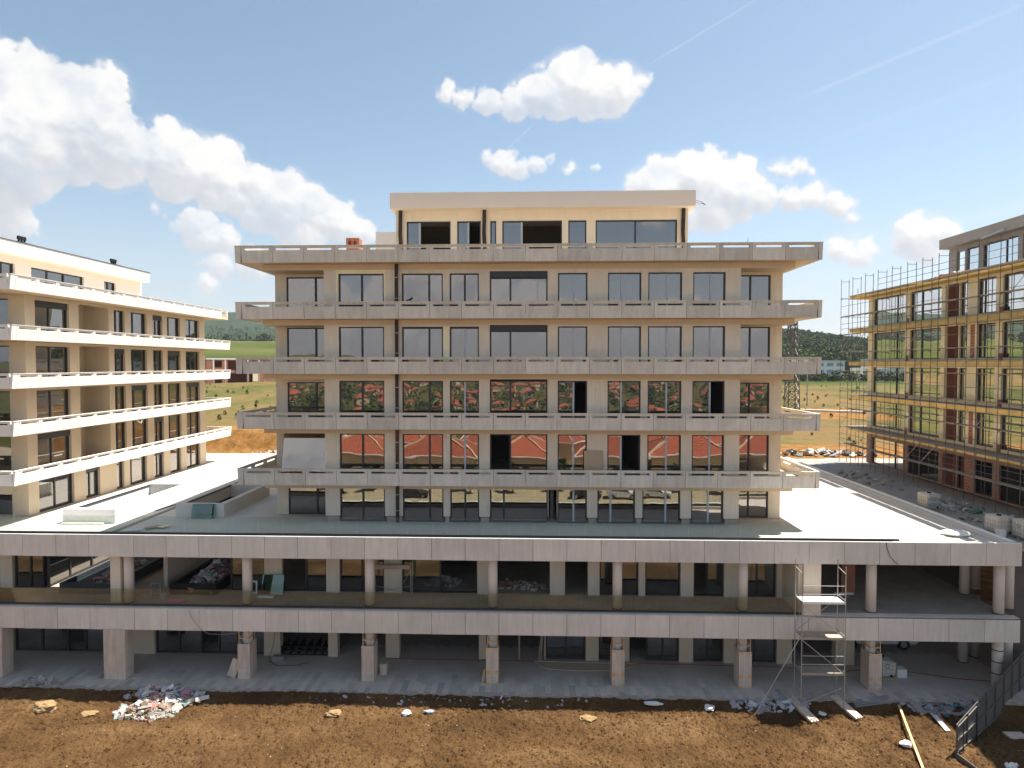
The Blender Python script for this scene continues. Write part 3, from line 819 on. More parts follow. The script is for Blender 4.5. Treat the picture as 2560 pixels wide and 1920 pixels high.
# ================================================================== the scaffolded building on the right
RX = 33.3
WE = Face('west', RX)
right = thing('apartment_building', 'shell of an apartment block with yellow insulation and red clay walls behind scaffolding', 'building', (40, 55, TERR))
RS = [11.15, 14.40, 17.72, 21.05, 24.42]
RC_ = [(61.31, 66.95, [62.9]), (55.99, 60.55, [58.9]), (52.64, 53.59, []), (49.51, 51.5, [50.9]), (44.2, 48.79, [46.5]), (39.0, 43.2, [41.2])]
for r_ in range(5):
    z0 = TERR if r_ == 0 else RS[r_ - 1]
    z1 = RS[r_] - 0.36
    hd = z1 - 0.18 if r_ else 10.27
    so = z0 + 0.22 if r_ else z0 + .12
    holes = [(a, b, so, hd) for a, b, m in RC_] + [(53.72, 55.47, so, hd + .02)]
    mb = MB(); wall_with_holes(WE, mb, 32.5, 67.96, z0, z1, 0.28, holes)
    mb.build('wall', 'yellow' if r_ else 'bare_wall', right)
    for i, (a, b, m) in enumerate(RC_):
        open_end = (i == 0 and r_ in (0, 2))
        mid = m
        window(right, WE, a + .01, b - .01, so + .01, hd - .01, mid, 0.2, skip=(0, 1, 2, 3) if open_end or r_ == 0 else (), pane='pane_clear' if r_ == 0 else 'pane', fw=0.06)
    mb = MB(); WE.box(mb, 53.6, 55.6, 1.1, 1.3, z0, z1); WE.box(mb, 55.48, 55.7, .29, 1.1, z0, z1); WE.box(mb, 53.5, 53.71, .29, 1.1, z0, z1)
    mb.build('niche_wall', 'red_render', right)
    if r_ in (0, 1, 3):
        mb = MB(); WE.box(mb, 51.75 if r_ else 52.0, 52.25 if r_ else 52.6, -.01, .1, so, hd); mb.build('bare_brick', 'redbrick', right)
    mb = MB()
    for a in (60.9, 48.9): WE.box(mb, a - .22, a + .25, -.012, .05, z0 + .0, z0 + .55)
    mb.build('bare_brick', 'red_render', right)
    mb = MB(); WE.box(mb, 36.8, 61.1 if r_ in (0, 2) else 67.6, 6, 6.2, z0, z1)
    for y in (43.7, 49.1, 52.2, 56, 61): WE.box(mb, y - .08, y + .08, 1.35 if 53 < y < 56 else .3, 5.99, z0, z1)
    mb.build('partition', 'dark_room', right)
    mb = MB(); mb.box(32.05, RX + 16, 31.0, 69.3, z1, RS[r_] - .03); mb.build('slab', 'orange', right)
    mb = MB(); mb.box(32.0, RX + 16, 30.95, 69.35, RS[r_] - .028, RS[r_] + .012); mb.build('slab_topping', 'concrete', right)
mb = MB(); mb.box(34.8, 48, 32.6, 59.0, 27.35, 28.18); mb.build('penthouse_roof', 'concrete', right)
RPF = Face('west', 35.6)
mb = MB(); wall_with_holes(RPF, mb, 37, 58.9, 24.45, 27.35, 0.3, [(56.8, 57.9, 24.45, 26.95), (55.0, 56.55, 24.45, 27.02), (50.7, 54.5, 24.45, 27.02), (45, 50.2, 24.45, 27.02), (39, 44.5, 24.45, 27.02)])
mb.build('penthouse_wall', 'concrete', right)
for a, b, m in [(55.0, 56.55, []), (50.7, 54.5, [52.0]), (45, 50.2, [47.5]), (39, 44.5, [41.5])]: window(right, RPF, a + .01, b - .01, 24.5, 27.0, m, 0.15, pane='pane_clear')
mb = MB(); mb.bar((34.7, 53.4, 27.25), (34.7, 50.8, 27.5), 0.12); mb.build('loose_beam', 'alu', right)

# ================================================================== the podium
pod = thing('podium', 'two-storey podium with pale stone bands, round columns and glass balustrades under the blocks', 'building', (0, 45, 0))
L1 = 3.70; PAV = -0.44
WELLS = [(-29.0, -26.45, 40.35, 48.6), (-22.8, -20.4, 42.1, 48.6)]
def slab_with_wells(z0, z1, x0, x1, y0, y1, wells):
    mb = MB(); xs = x0
    for a, b, c, d in sorted(wells):
        mb.box(xs, a, y0, y1, z0, z1); mb.box(a, b, y0, c, z0, z1); mb.box(a, b, d, y1, z0, z1); xs = b
    mb.box(xs, x1, y0, y1, z0, z1)
    return mb
slab_with_wells(7.22, TERR, -60, 26.2, 36.66, 72, WELLS).build('terrace_floor', 'terrace', pod)
mb = MB(); mb.box(-60, 26.2, 36.64, 36.95, 7.601, 7.79); mb.box(25.55, 26.2, 36.951, 70, 7.601, 7.72); mb.build('terrace_kerb', 'terrace', pod)
mb = MB(); mb.box(-25.05, -24.7, 37.0, 72, 7.603, 7.615); mb.build('expansion_joint', 'channel', pod)
mb = MB(); mb.box(-60, 26, 36.66, 60, 3.30, L1); mb.build('gallery_floor', 'floor', pod)
for y in (46.2, 54.0, 62.0):
    mb = MB(); mb.box(15.7, 25.5, y, y + .02, TERR + .001, TERR + .004); mb.build('screed_joint', 'concrete', pod)
# walls of the light wells
for (a, b, c, d), m in zip(WELLS, ('white', 'terrace')):
    mb = MB(); t = 0.38; zt = 8.50
    mb.box(a - t, b + t, c - t, c, 7.0, zt); mb.box(a - t, b + t, d, d + t, 7.0, zt); mb.box(a - t, a, c, d, 7.0, zt); mb.box(b, b + t, c, d, 7.0, zt)
    mb.build('light_well', m, pod)
    mb = MB(); mb.box(a + .01, a + .06, c + .01, d - .01, zt - .12, zt - .05); mb.build('sealant_strip', 'channel', pod)
# stone bands
JX = [-29.22, -27.27, -25.36, -22.77]
x = -22.77
while x < 26.0: x += 1.884; JX.append(min(x, 26.25))
JX = [-29.22 - 1.9 * k for k in range(12, 0, -1)] + JX
def band(z0, z1, name, zslope):
    mb = MB(); mb.box(-52, 26.15, 36.635, 37.05, z0 + .04, z1 - .03); b = mb.build(name, 'concrete', pod)
    for a, c in zip(JX[:-1], JX[1:]):
        if c - a < 0.3: continue
        p = MB(); dy = rnd.uniform(-.006, .006)
        p.box(a + .011, c - .011, 36.5 + dy, 36.62, z0 + rnd.uniform(-.006, .006), z1 + rnd.uniform(-.004, .004))
        o = p.build('stone_panel', 'fascia', b, at=((a + c) / 2, 36.5, z0))
    return b
band(6.58, 7.80, 'upper_band', 0); lb = band(2.40, 3.62, 'lower_band', 0)
mb = MB(); mb.box(-52, 26.2, 36.515, 36.64, 7.806, 7.83); mb.box(26.05, 26.25, 36.65, 70, 6.6, 7.79); mb.build('coping', 'white', pod)
mb = MB(); mb.box(15.3, 26.2, 36.515, 37.0, 3.705, 3.725); mb.box(-52, 15.29, 36.515, 36.66, 3.625, 3.65); mb.build('coping', 'fascia', pod)
# glass balustrades
for (z0, xe, pitch, y, mat) in ((7.81, 19.8, 1.42, 36.78, 'balustrade'), (3.66, 15.12, 1.40, 36.78, 'balustrade')):
    mb = MB(); mb.box(-46, xe + .05, y - .06, y + .06, z0, z0 + 0.11)
    ch = mb.build('balustrade_rail', 'channel', pod)
    x = xe; k = 0
    while x > -36:
        g = MB(); g.box(x - pitch + .012, x - .012, y - .008, y + .008, z0 + .11, z0 + (1.05 if z0 > 5 else 0.98)); g.build('glass_panel', mat, ch, at=(x - pitch / 2, y, z0)); x -= pitch; k += 1
# round columns, both storeys
CX = [-16.6, -9.49, -2.44, 4.60, 11.60, 18.66, 25.60]
def column(x, y, z0, z1, r_=0.27):
    mb = MB(); mb.tube((x, y, z0), (x, y, z1), r_, 28)
    o = mb.build('column', 'column', pod, smooth=True)
    me = o.data
    for p in me.polygons: p.use_smooth = len(p.vertices) == 4
    b = MB(); b.tube((x, y, z0), (x, y, z0 + .05), r_ + .012, 24); b.build('column_base', 'channel', o)
    return o
for x in CX: column(x, 37.32, L1, 7.2)
for x, y in ((-23.55, 37.3), (25.75, 40.5), (26.9, 41.3), (26.65, 38.1)): column(x, y, L1, 7.2)
for x in CX: column(x, 37.32, PAV, 3.3)
for x, y in ((25.75, 40.5), (26.9, 41.3), (26.65, 38.1)): column(x, y, PAV, 3.3)
for z in (.35, 1.0, 1.65):
    mb = MB(); mb.tube((25.6, 37.32, z), (25.6, 37.32, z + .05), .285, 24); mb.build('strap', 'black', pod)
mb = MB(); mb.box(-24.5, -23.92, 37.05, 37.6, L1, 7.2); mb.build('pier', 'wall', pod)
# stone casings round the ground-floor columns
def casing(x, taped, w=0.69):
    y0, y1 = 36.70, 37.66; t = 0.045
    p = MB(); p.box(x - w / 2 + .06, x + w / 2 - .06, y0 + .06, y1 - .06, PAV, 1.55) if False else None
    mb = MB(); mb.box(x - w / 2 + .05, x - w / 2 + .09, y0 + .05, y0 + .09, PAV, 2.4); mb.box(x + w / 2 - .09, x + w / 2 - .05, y0 + .05, y0 + .09, PAV, 2.4)
    mb.box(x - w / 2 + .05, x - w / 2 + .09, y1 - .09, y1 - .05, PAV, 2.4); mb.box(x + w / 2 - .09, x + w / 2 - .05, y1 - .09, y1 - .05, PAV, 2.4)
    for z in (1.86, 2.28):
        mb.box(x - w / 2 + .091, x + w / 2 - .091, y0 + .052, y0 + .088, z, z + .06); mb.box(x - w / 2 + .052, x - w / 2 + .088, y0 + .091, y1 - .091, z, z + .06); mb.box(x + w / 2 - .088, x + w / 2 - .052, y0 + .091, y1 - .091, z, z + .06)
    c = mb.build('stone_casing', 'timber', pod, at=(x, 37.2, PAV))
    zs = [PAV, PAV + .33, PAV + .62, 1.58]
    for a, b in zip(zs[:-1], zs[1:]):
        for (xa, xb, ya, yb) in ((x - w / 2, x + w / 2, y0, y0 + t), (x - w / 2, x - w / 2 + t, y0 + t + .003, y1), (x + w / 2 - t, x + w / 2, y0 + t + .003, y1)):
            q = MB(); q.box(xa, xb, ya, yb, a + .004, b - .004); q.build('stone_slab', 'travertine', c, at=((xa + xb) / 2, (ya + yb) / 2, a))
    if taped:
        for z in (PAV + .04, PAV + .54, PAV + .66, 1.46):
            for s in (-1, 1):
                q = MB(); xx = x + s * (w / 2 - .10); q.box(xx - .10, xx + .10, y0 - .004, y0 - .001, z, z + .07); q.build('tape', 'tape', c)
for i, x in enumerate(CX[:6]): casing(x, i >= 2)
for a, b in ((-24.55, -23.3), (-31.75, -30.5)):
    mb = MB(); mb.box(a + .05, b - .05, 36.45, 37.2, PAV, 2.4); c = mb.build('stone_pier', 'concrete', pod, at=(a, 37, PAV))
    zs = [PAV, PAV + .30, PAV + .62, 1.45, 2.42]
    for k, (z0, z1) in enumerate(zip(zs[:-1], zs[1:])):
        ms = [a, (a + b) / 2 + (.2 if k % 2 else -.15), b] if k < 2 else [a, b]
        for u, v in zip(ms[:-1], ms[1:]):
            q = MB(); q.box(u + .002, v - .002, 36.40, 36.447, z0 + .003, z1 - .003); q.build('stone_slab', 'travertine', c, at=((u + v) / 2, 36.4, z0))
        q = MB(); q.box(b - .047, b, 36.45, 37.22, z0 + .003, z1 - .003); q.build('stone_slab', 'travertine', c, at=(b, 36.8, z0))
# shop fronts
def shopfront(y, z0, z1, piers, lights, mat):
    fc = Face('front', y)
    for a, b in piers:
        mb = MB(); mb.box(a, b, y, y + .5, z0, z1); mb.build('pier', mat, pod, at=((a + b) / 2, y, z0))
    for a, b, m, sk in lights:
        window(pod, fc, a, b, z0 + .01, z1 - .6, m, 0.25, skip=sk, name='shop_window', pane='pane' if (round(a * 7) % 2) else 'pane_clear')
    mb = MB(); mb.box(-40, 15.0, y + .02, y + .5, z1 - .598, z1); mb.build('lintel', mat, pod)
p1_ = [(-32.93, -32.14), (-16.44, -15.36), (-12.65, -11.84), (-9.13, -8.06), (-3.50, -2.85), (0.84, 1.74), (3.11, 3.79), (6.10, 6.49), (8.58, 9.34), (11.13, 11.94), (14.20, 14.69)]
l1_ = [(-32.12, -30.3, [-31.15], ()), (-18.6, -16.46, [-17.4], ()), (-15.34, -12.67, [-13.94], (0,)), (-11.82, -9.15, [-10.5], ()), (-8.04, -3.52, [-5.75], (1,)), (3.81, 6.08, [5.0], ()), (6.51, 8.56, [], ()), (9.36, 11.11, [10.19], (0,)), (11.96, 14.18, [13.09], ())]
shopfront(39.3, L1, 7.2, p1_, l1_, 'wall')
mb = MB(); mb.box(14.5, 14.69, 36.9, 39.29, L1, 7.2); mb.box(14.69, 15.62, 36.62, 37.0, L1, 7.2); mb.box(14.70, 15.6, 37.01, 37.2, L1, 7.2); mb.build('return_wall', 'wall', pod)
p0_ = [(-33.3, -32.56), (-24.9, -23.57), (-16.70, -15.69), (-12.71, -12.13), (-9.16, -8.32), (-3.45, -3.02), (3.02, 3.80), (4.7, 5.64), (8.62, 9.45), (11.27, 11.95), (14.41, 15.31), (17.86, 18.97)]
l0_ = [(-32.54, -29.2, [-30.85], ()), (-29.2, -24.92, [-28.08, -26.5], (0,)), (-23.55, -18.4, [-22.12, -20.69, -19.6], (2,)), (-18.4, -16.72, [], ()), (0.63, 2.97, [1.82], ()), (3.82, 4.68, [], ()), (6.70, 8.60, [7.67], ()), (9.47, 11.25, [10.34], ()), (11.97, 14.39, [13.16], ())]
shopfront(39.75, PAV, 3.3, p0_, l0_, 'wall_left')
# side gallery under the left block: glazed wall running back beside the light well
SE = Face('east', -30.0)
window(pod, SE, 39.6, 50, L1 + .05, 6.9, [41.5, 43.6, 46], 0.1, name='shop_window')
mb = MB(); mb.box(-22.95, -22.7, 39.8, 52, L1, 7.2); mb.build('return_wall', 'wall', pod)
# planters in the gallery, filled with rubble later
for (a, b, c, d) in ((-28.6, -25.4, 38.5, 47), (-21.9, -19.1, 38.6, 47)):
    mb = MB(); mb.box(a, b, c, c + .18, L1, 4.35); mb.box(a, a + .18, c + .18, d, L1, 4.35); mb.box(b - .18, b, c + .18, d, L1, 4.35); mb.box(a, b, d, d + .18, L1, 4.35); mb.box(a + .18, b - .18, c + .18, d, L1, 4.05)
    mb.build('planter', 'black' if a > -25 else 'channel', pod)
# rooms behind
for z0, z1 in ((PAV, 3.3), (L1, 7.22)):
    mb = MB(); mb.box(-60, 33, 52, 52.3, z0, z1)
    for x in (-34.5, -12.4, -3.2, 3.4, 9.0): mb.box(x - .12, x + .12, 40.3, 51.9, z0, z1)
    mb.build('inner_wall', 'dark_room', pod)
mb = MB(); mb.box(18.35, 19.15, 40.2, 41.0, L1, 7.2); mb.build('pier', 'red_render', pod)
mb = MB(); mb.box(17.9, 19.0, 40.05, 40.18, L1, L1 + .10); mb.build('loose_slab', 'foam', pod)
mb = MB()
for (a, b) in ((-15.69, -12.71),):
    for k in range(7): mb.box(a + k * .5, a + k * .5 + .06, 39.9, 41.3, PAV + .02, PAV + .5)
    for z in (0.0, .25, .48): mb.box(a, b, 39.86, 39.899, PAV + z + .02, PAV + z + .08)
mb.build('formwork_grid', 'black', pod)
mb = MB(); mb.box(-1.05, -.95, 39.8, 39.9, PAV, 2.8); mb.bar((.17, 39.7, PAV), (.45, 39.85, 2.0), .08); mb.bar((.3, 39.6, PAV), (.52, 39.85, 2.2), .06); mb.box(.5, .62, 39.8, 39.95, PAV, 2.8)
mb.build('loose_frame', 'plank', pod)

# notice taped inside a ground-floor window
nt_ = thing('notice', 'small printed notice with photos taped to a ground-floor window', 'notice', (0.86, 39.97, 1.6))
mb = MB(); mb.box(0.70, 1.0, 39.965, 39.975, 1.35, 1.85); mb.build('sheet', 'paper', nt_)
mb = MB(); mb.box(0.73, .86, 39.955, 39.963, 1.55, 1.70); mb.box(.74, .84, 39.955, 39.963, 1.45, 1.5); mb.build('picture', 'film', nt_)
mb = MB(); mb.box(0.89, .98, 39.955, 39.963, 1.44, 1.66); mb.build('picture', 'red_paint', nt_)

# ================================================================== ground
mb = MB(); mb.box(-60, 32, 35.56, 60, PAV - .35, PAV - .03)
pav = struct(mb.build('pavement', 'concrete'))
tl = MB(); tw = 0.332
tl.box(-tw / 2 + .004, tw / 2 - .004, -.49, .49, 0, .03)
tile_src = tl.build('paving_tile', 'tile'); C.objects.unlink(tile_src)
rest = MB(); cnt = 0
rows = []
ncol = int(60 / tw)
for i in range(ncol):
    x = -33 + (i + .5) * tw
    y = 35.52 + (0.22 if i % 2 else 0.0) + (rnd.random() < .12) * .25 + .49
    k = 0
    while y < 41.5:
        rows.append((k, x, y)); y += .99; k += 1
rows.sort(key=lambda t: (t[0], t[1]))
for k, x, y in rows:
    z = PAV - .03 + rnd.uniform(-.004, .006)
    if cnt < 300 and -31.5 < x < 26:
        if k == 0 and rnd.random() < .06: cnt += 1; continue
        put_panel(tile_src, pav, (x, y, z)); cnt += 1
    else: rest.box(x - tw / 2 + .004, x + tw / 2 - .004, y - .49, y + .49, z, z + .03)
stuff(rest.build('paving_tile', 'tile', pav))

def dirt_h(x, y):
    n = mnoise.fractal(Vector((x * .35, y * .35, 3.3)), 0.9, 2.1, 4) * .10
    n += mnoise.fractal(Vector((x * 2.2, y * 2.2, 1.1)), 0.8, 2.2, 4) * .065
    n += mnoise.fractal(Vector((x * 6.5, y * 6.5, 7.7)), 0.7, 2.2, 3) * .055
    t = max(0.0, min(1.0, (35.5 - y) / 0.9))
    base = -.58 - .36 * t
    rut = 0.0
    if x > 8:                                     # wheel ruts towards the right
        d = (x - 12.5) + (y - 34.5) * .55
        rut = -.07 * math.exp(-(d / .45) ** 2) - .07 * math.exp(-((d - 5.5) / .5) ** 2) + .05 * math.exp(-((d - .9) / .4) ** 2)
    return base + n + rut
def height_grid(x0, x1, y0, y1, st, fn):
    nx, ny = int((x1 - x0) / st) + 1, int((y1 - y0) / st) + 1
    vs = []
    for j in range(ny):
        y = y0 + (y1 - y0) * j / (ny - 1)
        for i in range(nx):
            x = x0 + (x1 - x0) * i / (nx - 1); vs.append((x, y, fn(x, y)))
    fs = [(j * nx + i, j * nx + i + 1, (j + 1) * nx + i + 1, (j + 1) * nx + i) for j in range(ny - 1) for i in range(nx - 1)]
    return vs, fs
mb = MB(); mb.v, mb.f = height_grid(-31, 31, 27.5, 36.3, .085, dirt_h); mb.c = [None] * len(mb.f)
dirt = struct(mb.build('bare_soil', 'dirt', smooth=False))
# clods and stones lying on it
def clods(n, seed, mat, name, label, smin, smax, pale=False):
    rg = random.Random(seed); mb = MB()
    for _ in range(n):
        x = rg.uniform(-30, 29); y = 35.5 - 7.2 * rg.random()
        s = smin + (smax - smin) * rg.random() ** 3.5
        z = dirt_h(x, y) + s * .15
        i = len(mb.v)
        rot = Matrix.Rotation(rg.uniform(0, 6.3), 3, 'Z')
        for vx, vy, vz in ((1, 0, 0), (.3, .9, .1), (-.8, .5, 0), (-.8, -.6, .05), (.35, -.95, 0), (.1, .05, .75)):
            p = rot @ Vector((vx * rg.uniform(.7, 1.2), vy * rg.uniform(.6, 1.1), vz * rg.uniform(.6, 1.2))) * s
            mb.v.append((x + p.x, y + p.y, z + p.z - s * .25))
        for k in range(5): mb.f.append((i + k, i + (k + 1) % 5, i + 5)); mb.c.append(None)
    o = stuff(mb.build(name, mat)); tag(o, label, 'soil' if not pale else 'stones'); return o
clods(24000, 2, 'clod', 'soil_clods', 'brown clods of turned soil strewn over the bare ground', .025, .13)
clods(420, 5, 'grit', 'pale_grit', 'pale grit and small scraps scattered across the bare soil', .012, .05, True)

def terrain_h(x, y):
    if y < 71.5 and y > 22: 
        return -1.6 if abs(x) < 58 else -1.6 + min(9.0, (abs(x) - 58) * .2)
    if y >= 71.5:
        t = min(1, (y - 71.5) / 5.0)
        z = 7.35
        bank = 2.3 if x < 0 else 0.4
        z += bank * max(0, min(1, (y - 74.5) / 2.5))
        z += 3.4 * max(0, min(1, (y - 78) / 110.0))
        if x < 0: z += max(0, y - 175) * .062 * max(0, min(1, (60 - x) / 80)) if y < 560 else (385 * .062)
        else: z -= 1.2 * max(0, min(1, (y - 180) / 100))
        far = max(0, y - 300)
        if x > 40:                                            # wooded hill on the right
            z += 52 * math.exp(-((x - 200) / 260) ** 2) * max(0, min(1, (y - 330) / 520)) ** 1.3
        m = max(0, min(1, (y - 900) / 1300))                    # mountain on the left
        z += 150 * math.exp(-((x + 900) / 900) ** 2) * m ** 1.2 + 12 * m
        z += 40 * mnoise.fractal(Vector((x * .0016, y * .0016, 4)), 1, 2, 4) * m
        z += (mnoise.fractal(Vector((x * .02, y * .02, 0)), 1, 2, 3)) * min(3.0, .25 + far * .006)
        return z
    # behind the camera: street, then a valley with a village and low hills
    d = 22 - y
    z = -1.6
    if d > 120:
        q = min(1, (d - 120) / 380); z -= 36 * q * q * (3 - 2 * q)
        z += 62 * max(0, min(1, (d - 620) / 1200)) ** 1.15 + 22 * math.exp(-((x + 800) / 350) ** 2) * max(0, min(1, (d - 900) / 600))
        z += 5 * mnoise.fractal(Vector((x * .006, y * .006, 9)), 1, 2, 3) * min(1, (d - 120) / 500)
    return z
def axis_steps(near, far, lo, hi, grow=1.16, st=2.0):
    out = [0.0]; s = st
    while out[-1] < hi: out.append(out[-1] + s); s = st if out[-1] < near else s * grow
    neg = [0.0]; s = st
    while neg[-1] > lo: neg.append(neg[-1] - s); s = st if neg[-1] > -near else s * grow
    return sorted(set(neg[1:] + out))
xs = axis_steps(90, 0, -4500, 4500, 1.10, 4.0)
ys = sorted(set([v for v in axis_steps(60, 0, -4500, 20, 1.12, 5.0) if v < 20] + [21.9, 22.1, 71.4, 71.6] + [71.6 + .6 * k for k in range(1, 14)] + [80 + 2.5 * k for k in range(0, 60)] + [232 * 1.05 ** k for k in range(0, 62)]))
mb = MB(); nx = len(xs)
mb.v = [(x, y, terrain_h(x, y)) for y in ys for x in xs]
mb.f = [(j * nx + i, j * nx + i + 1, (j + 1) * nx + i + 1, (j + 1) * nx + i) for j in range(len(ys) - 1) for i in range(nx - 1)]; mb.c = [None] * len(mb.f)
def land_mat():
    m, N, L, B = new_mat('fields_and_hills')
    pos = N.new('ShaderNodeNewGeometry').outputs['Position']
    sep = N.new('ShaderNodeSeparateXYZ'); L.new(pos, sep.inputs[0])
    a = noise_n(N, L, pos, .035, 6, .6); b = noise_n(N, L, pos, .5, 6, .7, (1, .5, 1))
    grass = ramp_n(N, L, math_n(N, L, 'ADD', math_n(N, L, 'MULTIPLY', a, .6), math_n(N, L, 'MULTIPLY', b, .4)), [(.36, (.036, .050, .014)), (.47, (.085, .088, .028)), (.56, (.150, .108, .048)), (.68, (.190, .100, .042))])
    def rng(lo, hi):
        k = N.new('ShaderNodeMapRange'); k.interpolation_type = 'SMOOTHSTEP'; L.new(sep.outputs[1], k.inputs[0]); k.inputs[1].default_value = lo; k.inputs[2].default_value = hi; return k.outputs[0]
    meadow = ramp_n(N, L, noise_n(N, L, pos, .012, 6, .6, (.5, 1.5, 1)), [(.35, (.036, .055, .014)), (.55, (.070, .085, .020)), (.7, (.105, .100, .040))])
    scrub = ramp_n(N, L, noise_n(N, L, pos, .02, 7, .72), [(.38, (.012, .026, .010)), (.55, (.022, .040, .014)), (.66, (.040, .055, .020)), (.74, (.14, .115, .075))])
    earth = ramp_n(N, L, noise_n(N, L, pos, .8, 6, .7), [(.3, (.11, .055, .018)), (.55, (.24, .125, .042)), (.75, (.32, .19, .08))])
    c = mix_n(N, L, rng(190, 240), grass, meadow)
    c = mix_n(N, L, rng(560, 640), c, scrub)
    c = mix_n(N, L, rng(82, 79.5), c, earth)
    # strip of dug earth on the right
    k = noise_n(N, L, pos, .05, 4)
    strip = math_n(N, L, 'MULTIPLY', math_n(N, L, 'MULTIPLY', rng(106, 109), rng(128, 123)), math_n(N, L, 'GREATER_THAN', sep.outputs[0], 8))
    c = mix_n(N, L, strip, c, earth)
    # behind the street: greener valley
    c = mix_n(N, L, math_n(N, L, 'LESS_THAN', sep.outputs[1], 22), c, mix_n(N, L, .4, grass, meadow))
    L.new(c, B.inputs['Base Color']); B.inputs['Roughness'].default_value = 1.0; B.inputs['Specular IOR Level'].default_value = 0.05
    bp = N.new('ShaderNodeBump'); bp.inputs['Strength'].default_value = .6; bp.inputs['Distance'].default_value = .25
    L.new(noise_n(N, L, pos, 1.6, 6, .7), bp.inputs['Height']); L.new(bp.outputs[0], B.inputs['Normal'])
    return m
M['land'] = land_mat()
struct(mb.build('terrain', 'land', smooth=True))
# roof deck between the podium and the building on the right
mb = MB(); mb.box(26.3, 50, 38.0, 72, 7.0, 7.42); mb.build('roof_deck', 'asphalt_roof', right)
mb = MB(); mb.box(26.3, 50, 38.05, 38.3, -1.5, 6.9); mb.build('deck_wall', 'dark_room', right)

# ================================================================== scaffolding on the right-hand building
sc = thing('scaffolding', 'rusty steel frame scaffolding standing along the yellow building shell', 'scaffolding', (31.5, 55, TERR))
SY = [69.05, 66.58, 64.16, 61.81, 59.43, 57.05, 54.87, 52.65, 50.4, 48.1, 45.84, 43.6, 41.4, 39.2]
SZ = [9.39, 11.12, 12.98, 14.81, 16.76, 18.67, 20.45, 22.28, 24.14]
XI, XO = 31.85, 31.1
for j, y in enumerate(SY):
    for x in (XO, XI):
        lean = rnd.uniform(-.03, .03)
        mb = MB(); mb.tube((x, y, 7.45), (x + lean, y + rnd.uniform(-.02, .02), 26.05), .026, 6); mb.build('standard', 'steel', sc)
    for z in SZ + [25.85]: mb = MB(); mb.tube((XO, y, z), (XI, y, z), .022, 5); mb.build('transom', 'steel', sc)
    for z in SZ:
        mb = MB(); mb.bar((XO, y, z - .16), (XO + .16, y, z - .02), .03); mb.build('gusset', 'steel', sc)
for k, z in enumerate(SZ):
    for j, (a, b) in enumerate(zip(SY[:-1], SY[1:])):
        if k == 8 and j in (0, 1, 5): continue
        mb = MB(); dz = rnd.uniform(-.01, .01); mb.box(XO + .04, XI - .04, b + .02, a - .02, z + .025 + dz, z + .06 + dz); mb.build('deck_board', 'plank', sc, at=(31.5, (a + b) / 2, z))
    for h in ((1.0,) if k % 2 else (.55, 1.05)):
        z2 = z + h
        if z2 > 25.4: z2 = 25.0
        mb = MB(); mb.tube((XO - .03, SY[-1], z2), (XO - .03, SY[0 if k < 8 else 3], z2 + .03), .02, 5); mb.build('guard_rail', 'steel', sc)
for j, k in ((2, 3), (5, 5), (4, 1), (6, 0), (8, 4), (9, 2), (1, 5), (7, 7), (3, 6), (5, 0), (0, 1), (0, 5)):
    mb = MB(); mb.tube((XO - .04, SY[j], SZ[k]), (XO - .04, SY[j + 1], SZ[k + 1]), .021, 5); mb.build('brace', 'galv', sc)
# end bay across the far corner
mb = MB()
for x in (32.9, 34.4): mb.tube((x, 69.4, 7.45), (x, 69.4, 25.2), .025, 6)
for z in SZ: mb.tube((XO, 69.4, z), (34.4, 69.4, z), .02, 5)
mb.build('end_frame', 'steel', sc)

# ================================================================== mobile tower scaffold in front of the podium
tw_ = thing('tower_scaffold', 'galvanised tower scaffold with three platforms standing in front of the stone bands', 'scaffolding', (15.2, 35.3, -.6))
XA, XB, YA, YB = 13.98, 16.22, 35.02, 35.95
for x, y, zt in ((XA, YA, 6.93), (XB, YA, 6.88), (XA, YB, 7.05), (XB, YB, 7.05)):
    mb = MB(); mb.tube((x, y, dirt_h(x, y) if y < 35.5 else PAV), (x, y, zt), .028, 8); mb.build('upright', 'galv', tw_)
for z in (1.16, 3.05, 4.95):
    mb = MB(); mb.box(XA + .05, XB - .05, YA + .02, YB - .02, z, z + .05)
    mb.box(XA + .02, XB - .02, YA - .02, YA + .015, z - .04, z + .09)
    mb.build('platform', 'foam' if z > 4 else 'plank', tw_)
for z in (1.70, 2.15, 5.42, 5.87):
    mb = MB(); mb.tube((XA, YA, z), (XB, YA, z), .02, 6); mb.build('guard_rail', 'galv', tw_)
for a, b in (((XA, YA, 4.9), (XB, YA, 3.1)), ((XA, YB, 3.1), (XB, YB, 4.9)), ((XA, YA, 3.0), (XB, YA, 1.2)), ((XA, YA, 4.9), (XA, YB, 3.2)), ((XB, YA, 3.0), (XB, YB, 1.3))):
    mb = MB(); mb.tube(a, b, .018, 6); mb.build('brace', 'galv', tw_)
for x in (XA, XB):
    for z in (6.5, 5.1, 3.2, 1.3, .0):
        mb = MB(); mb.tube((x, YA, z), (x, YB, z + (.12 if z > 6 else 0)), .02, 6); mb.build('end_rung', 'galv', tw_)
for a, b in (((XA, YA, 3.3), (11.4, 34.4, -.7)), ((XB, YA, 1.3), (17.1, 36.6, PAV + .02)), ((XA, YB, .2), (13.2, 34.6, -.7)), ((XA + .1, YA, -.4), (XB, YA + .4, .25))):
    mb = MB(); mb.tube(a, b, .024, 6); mb.build('outrigger', 'galv', tw_)
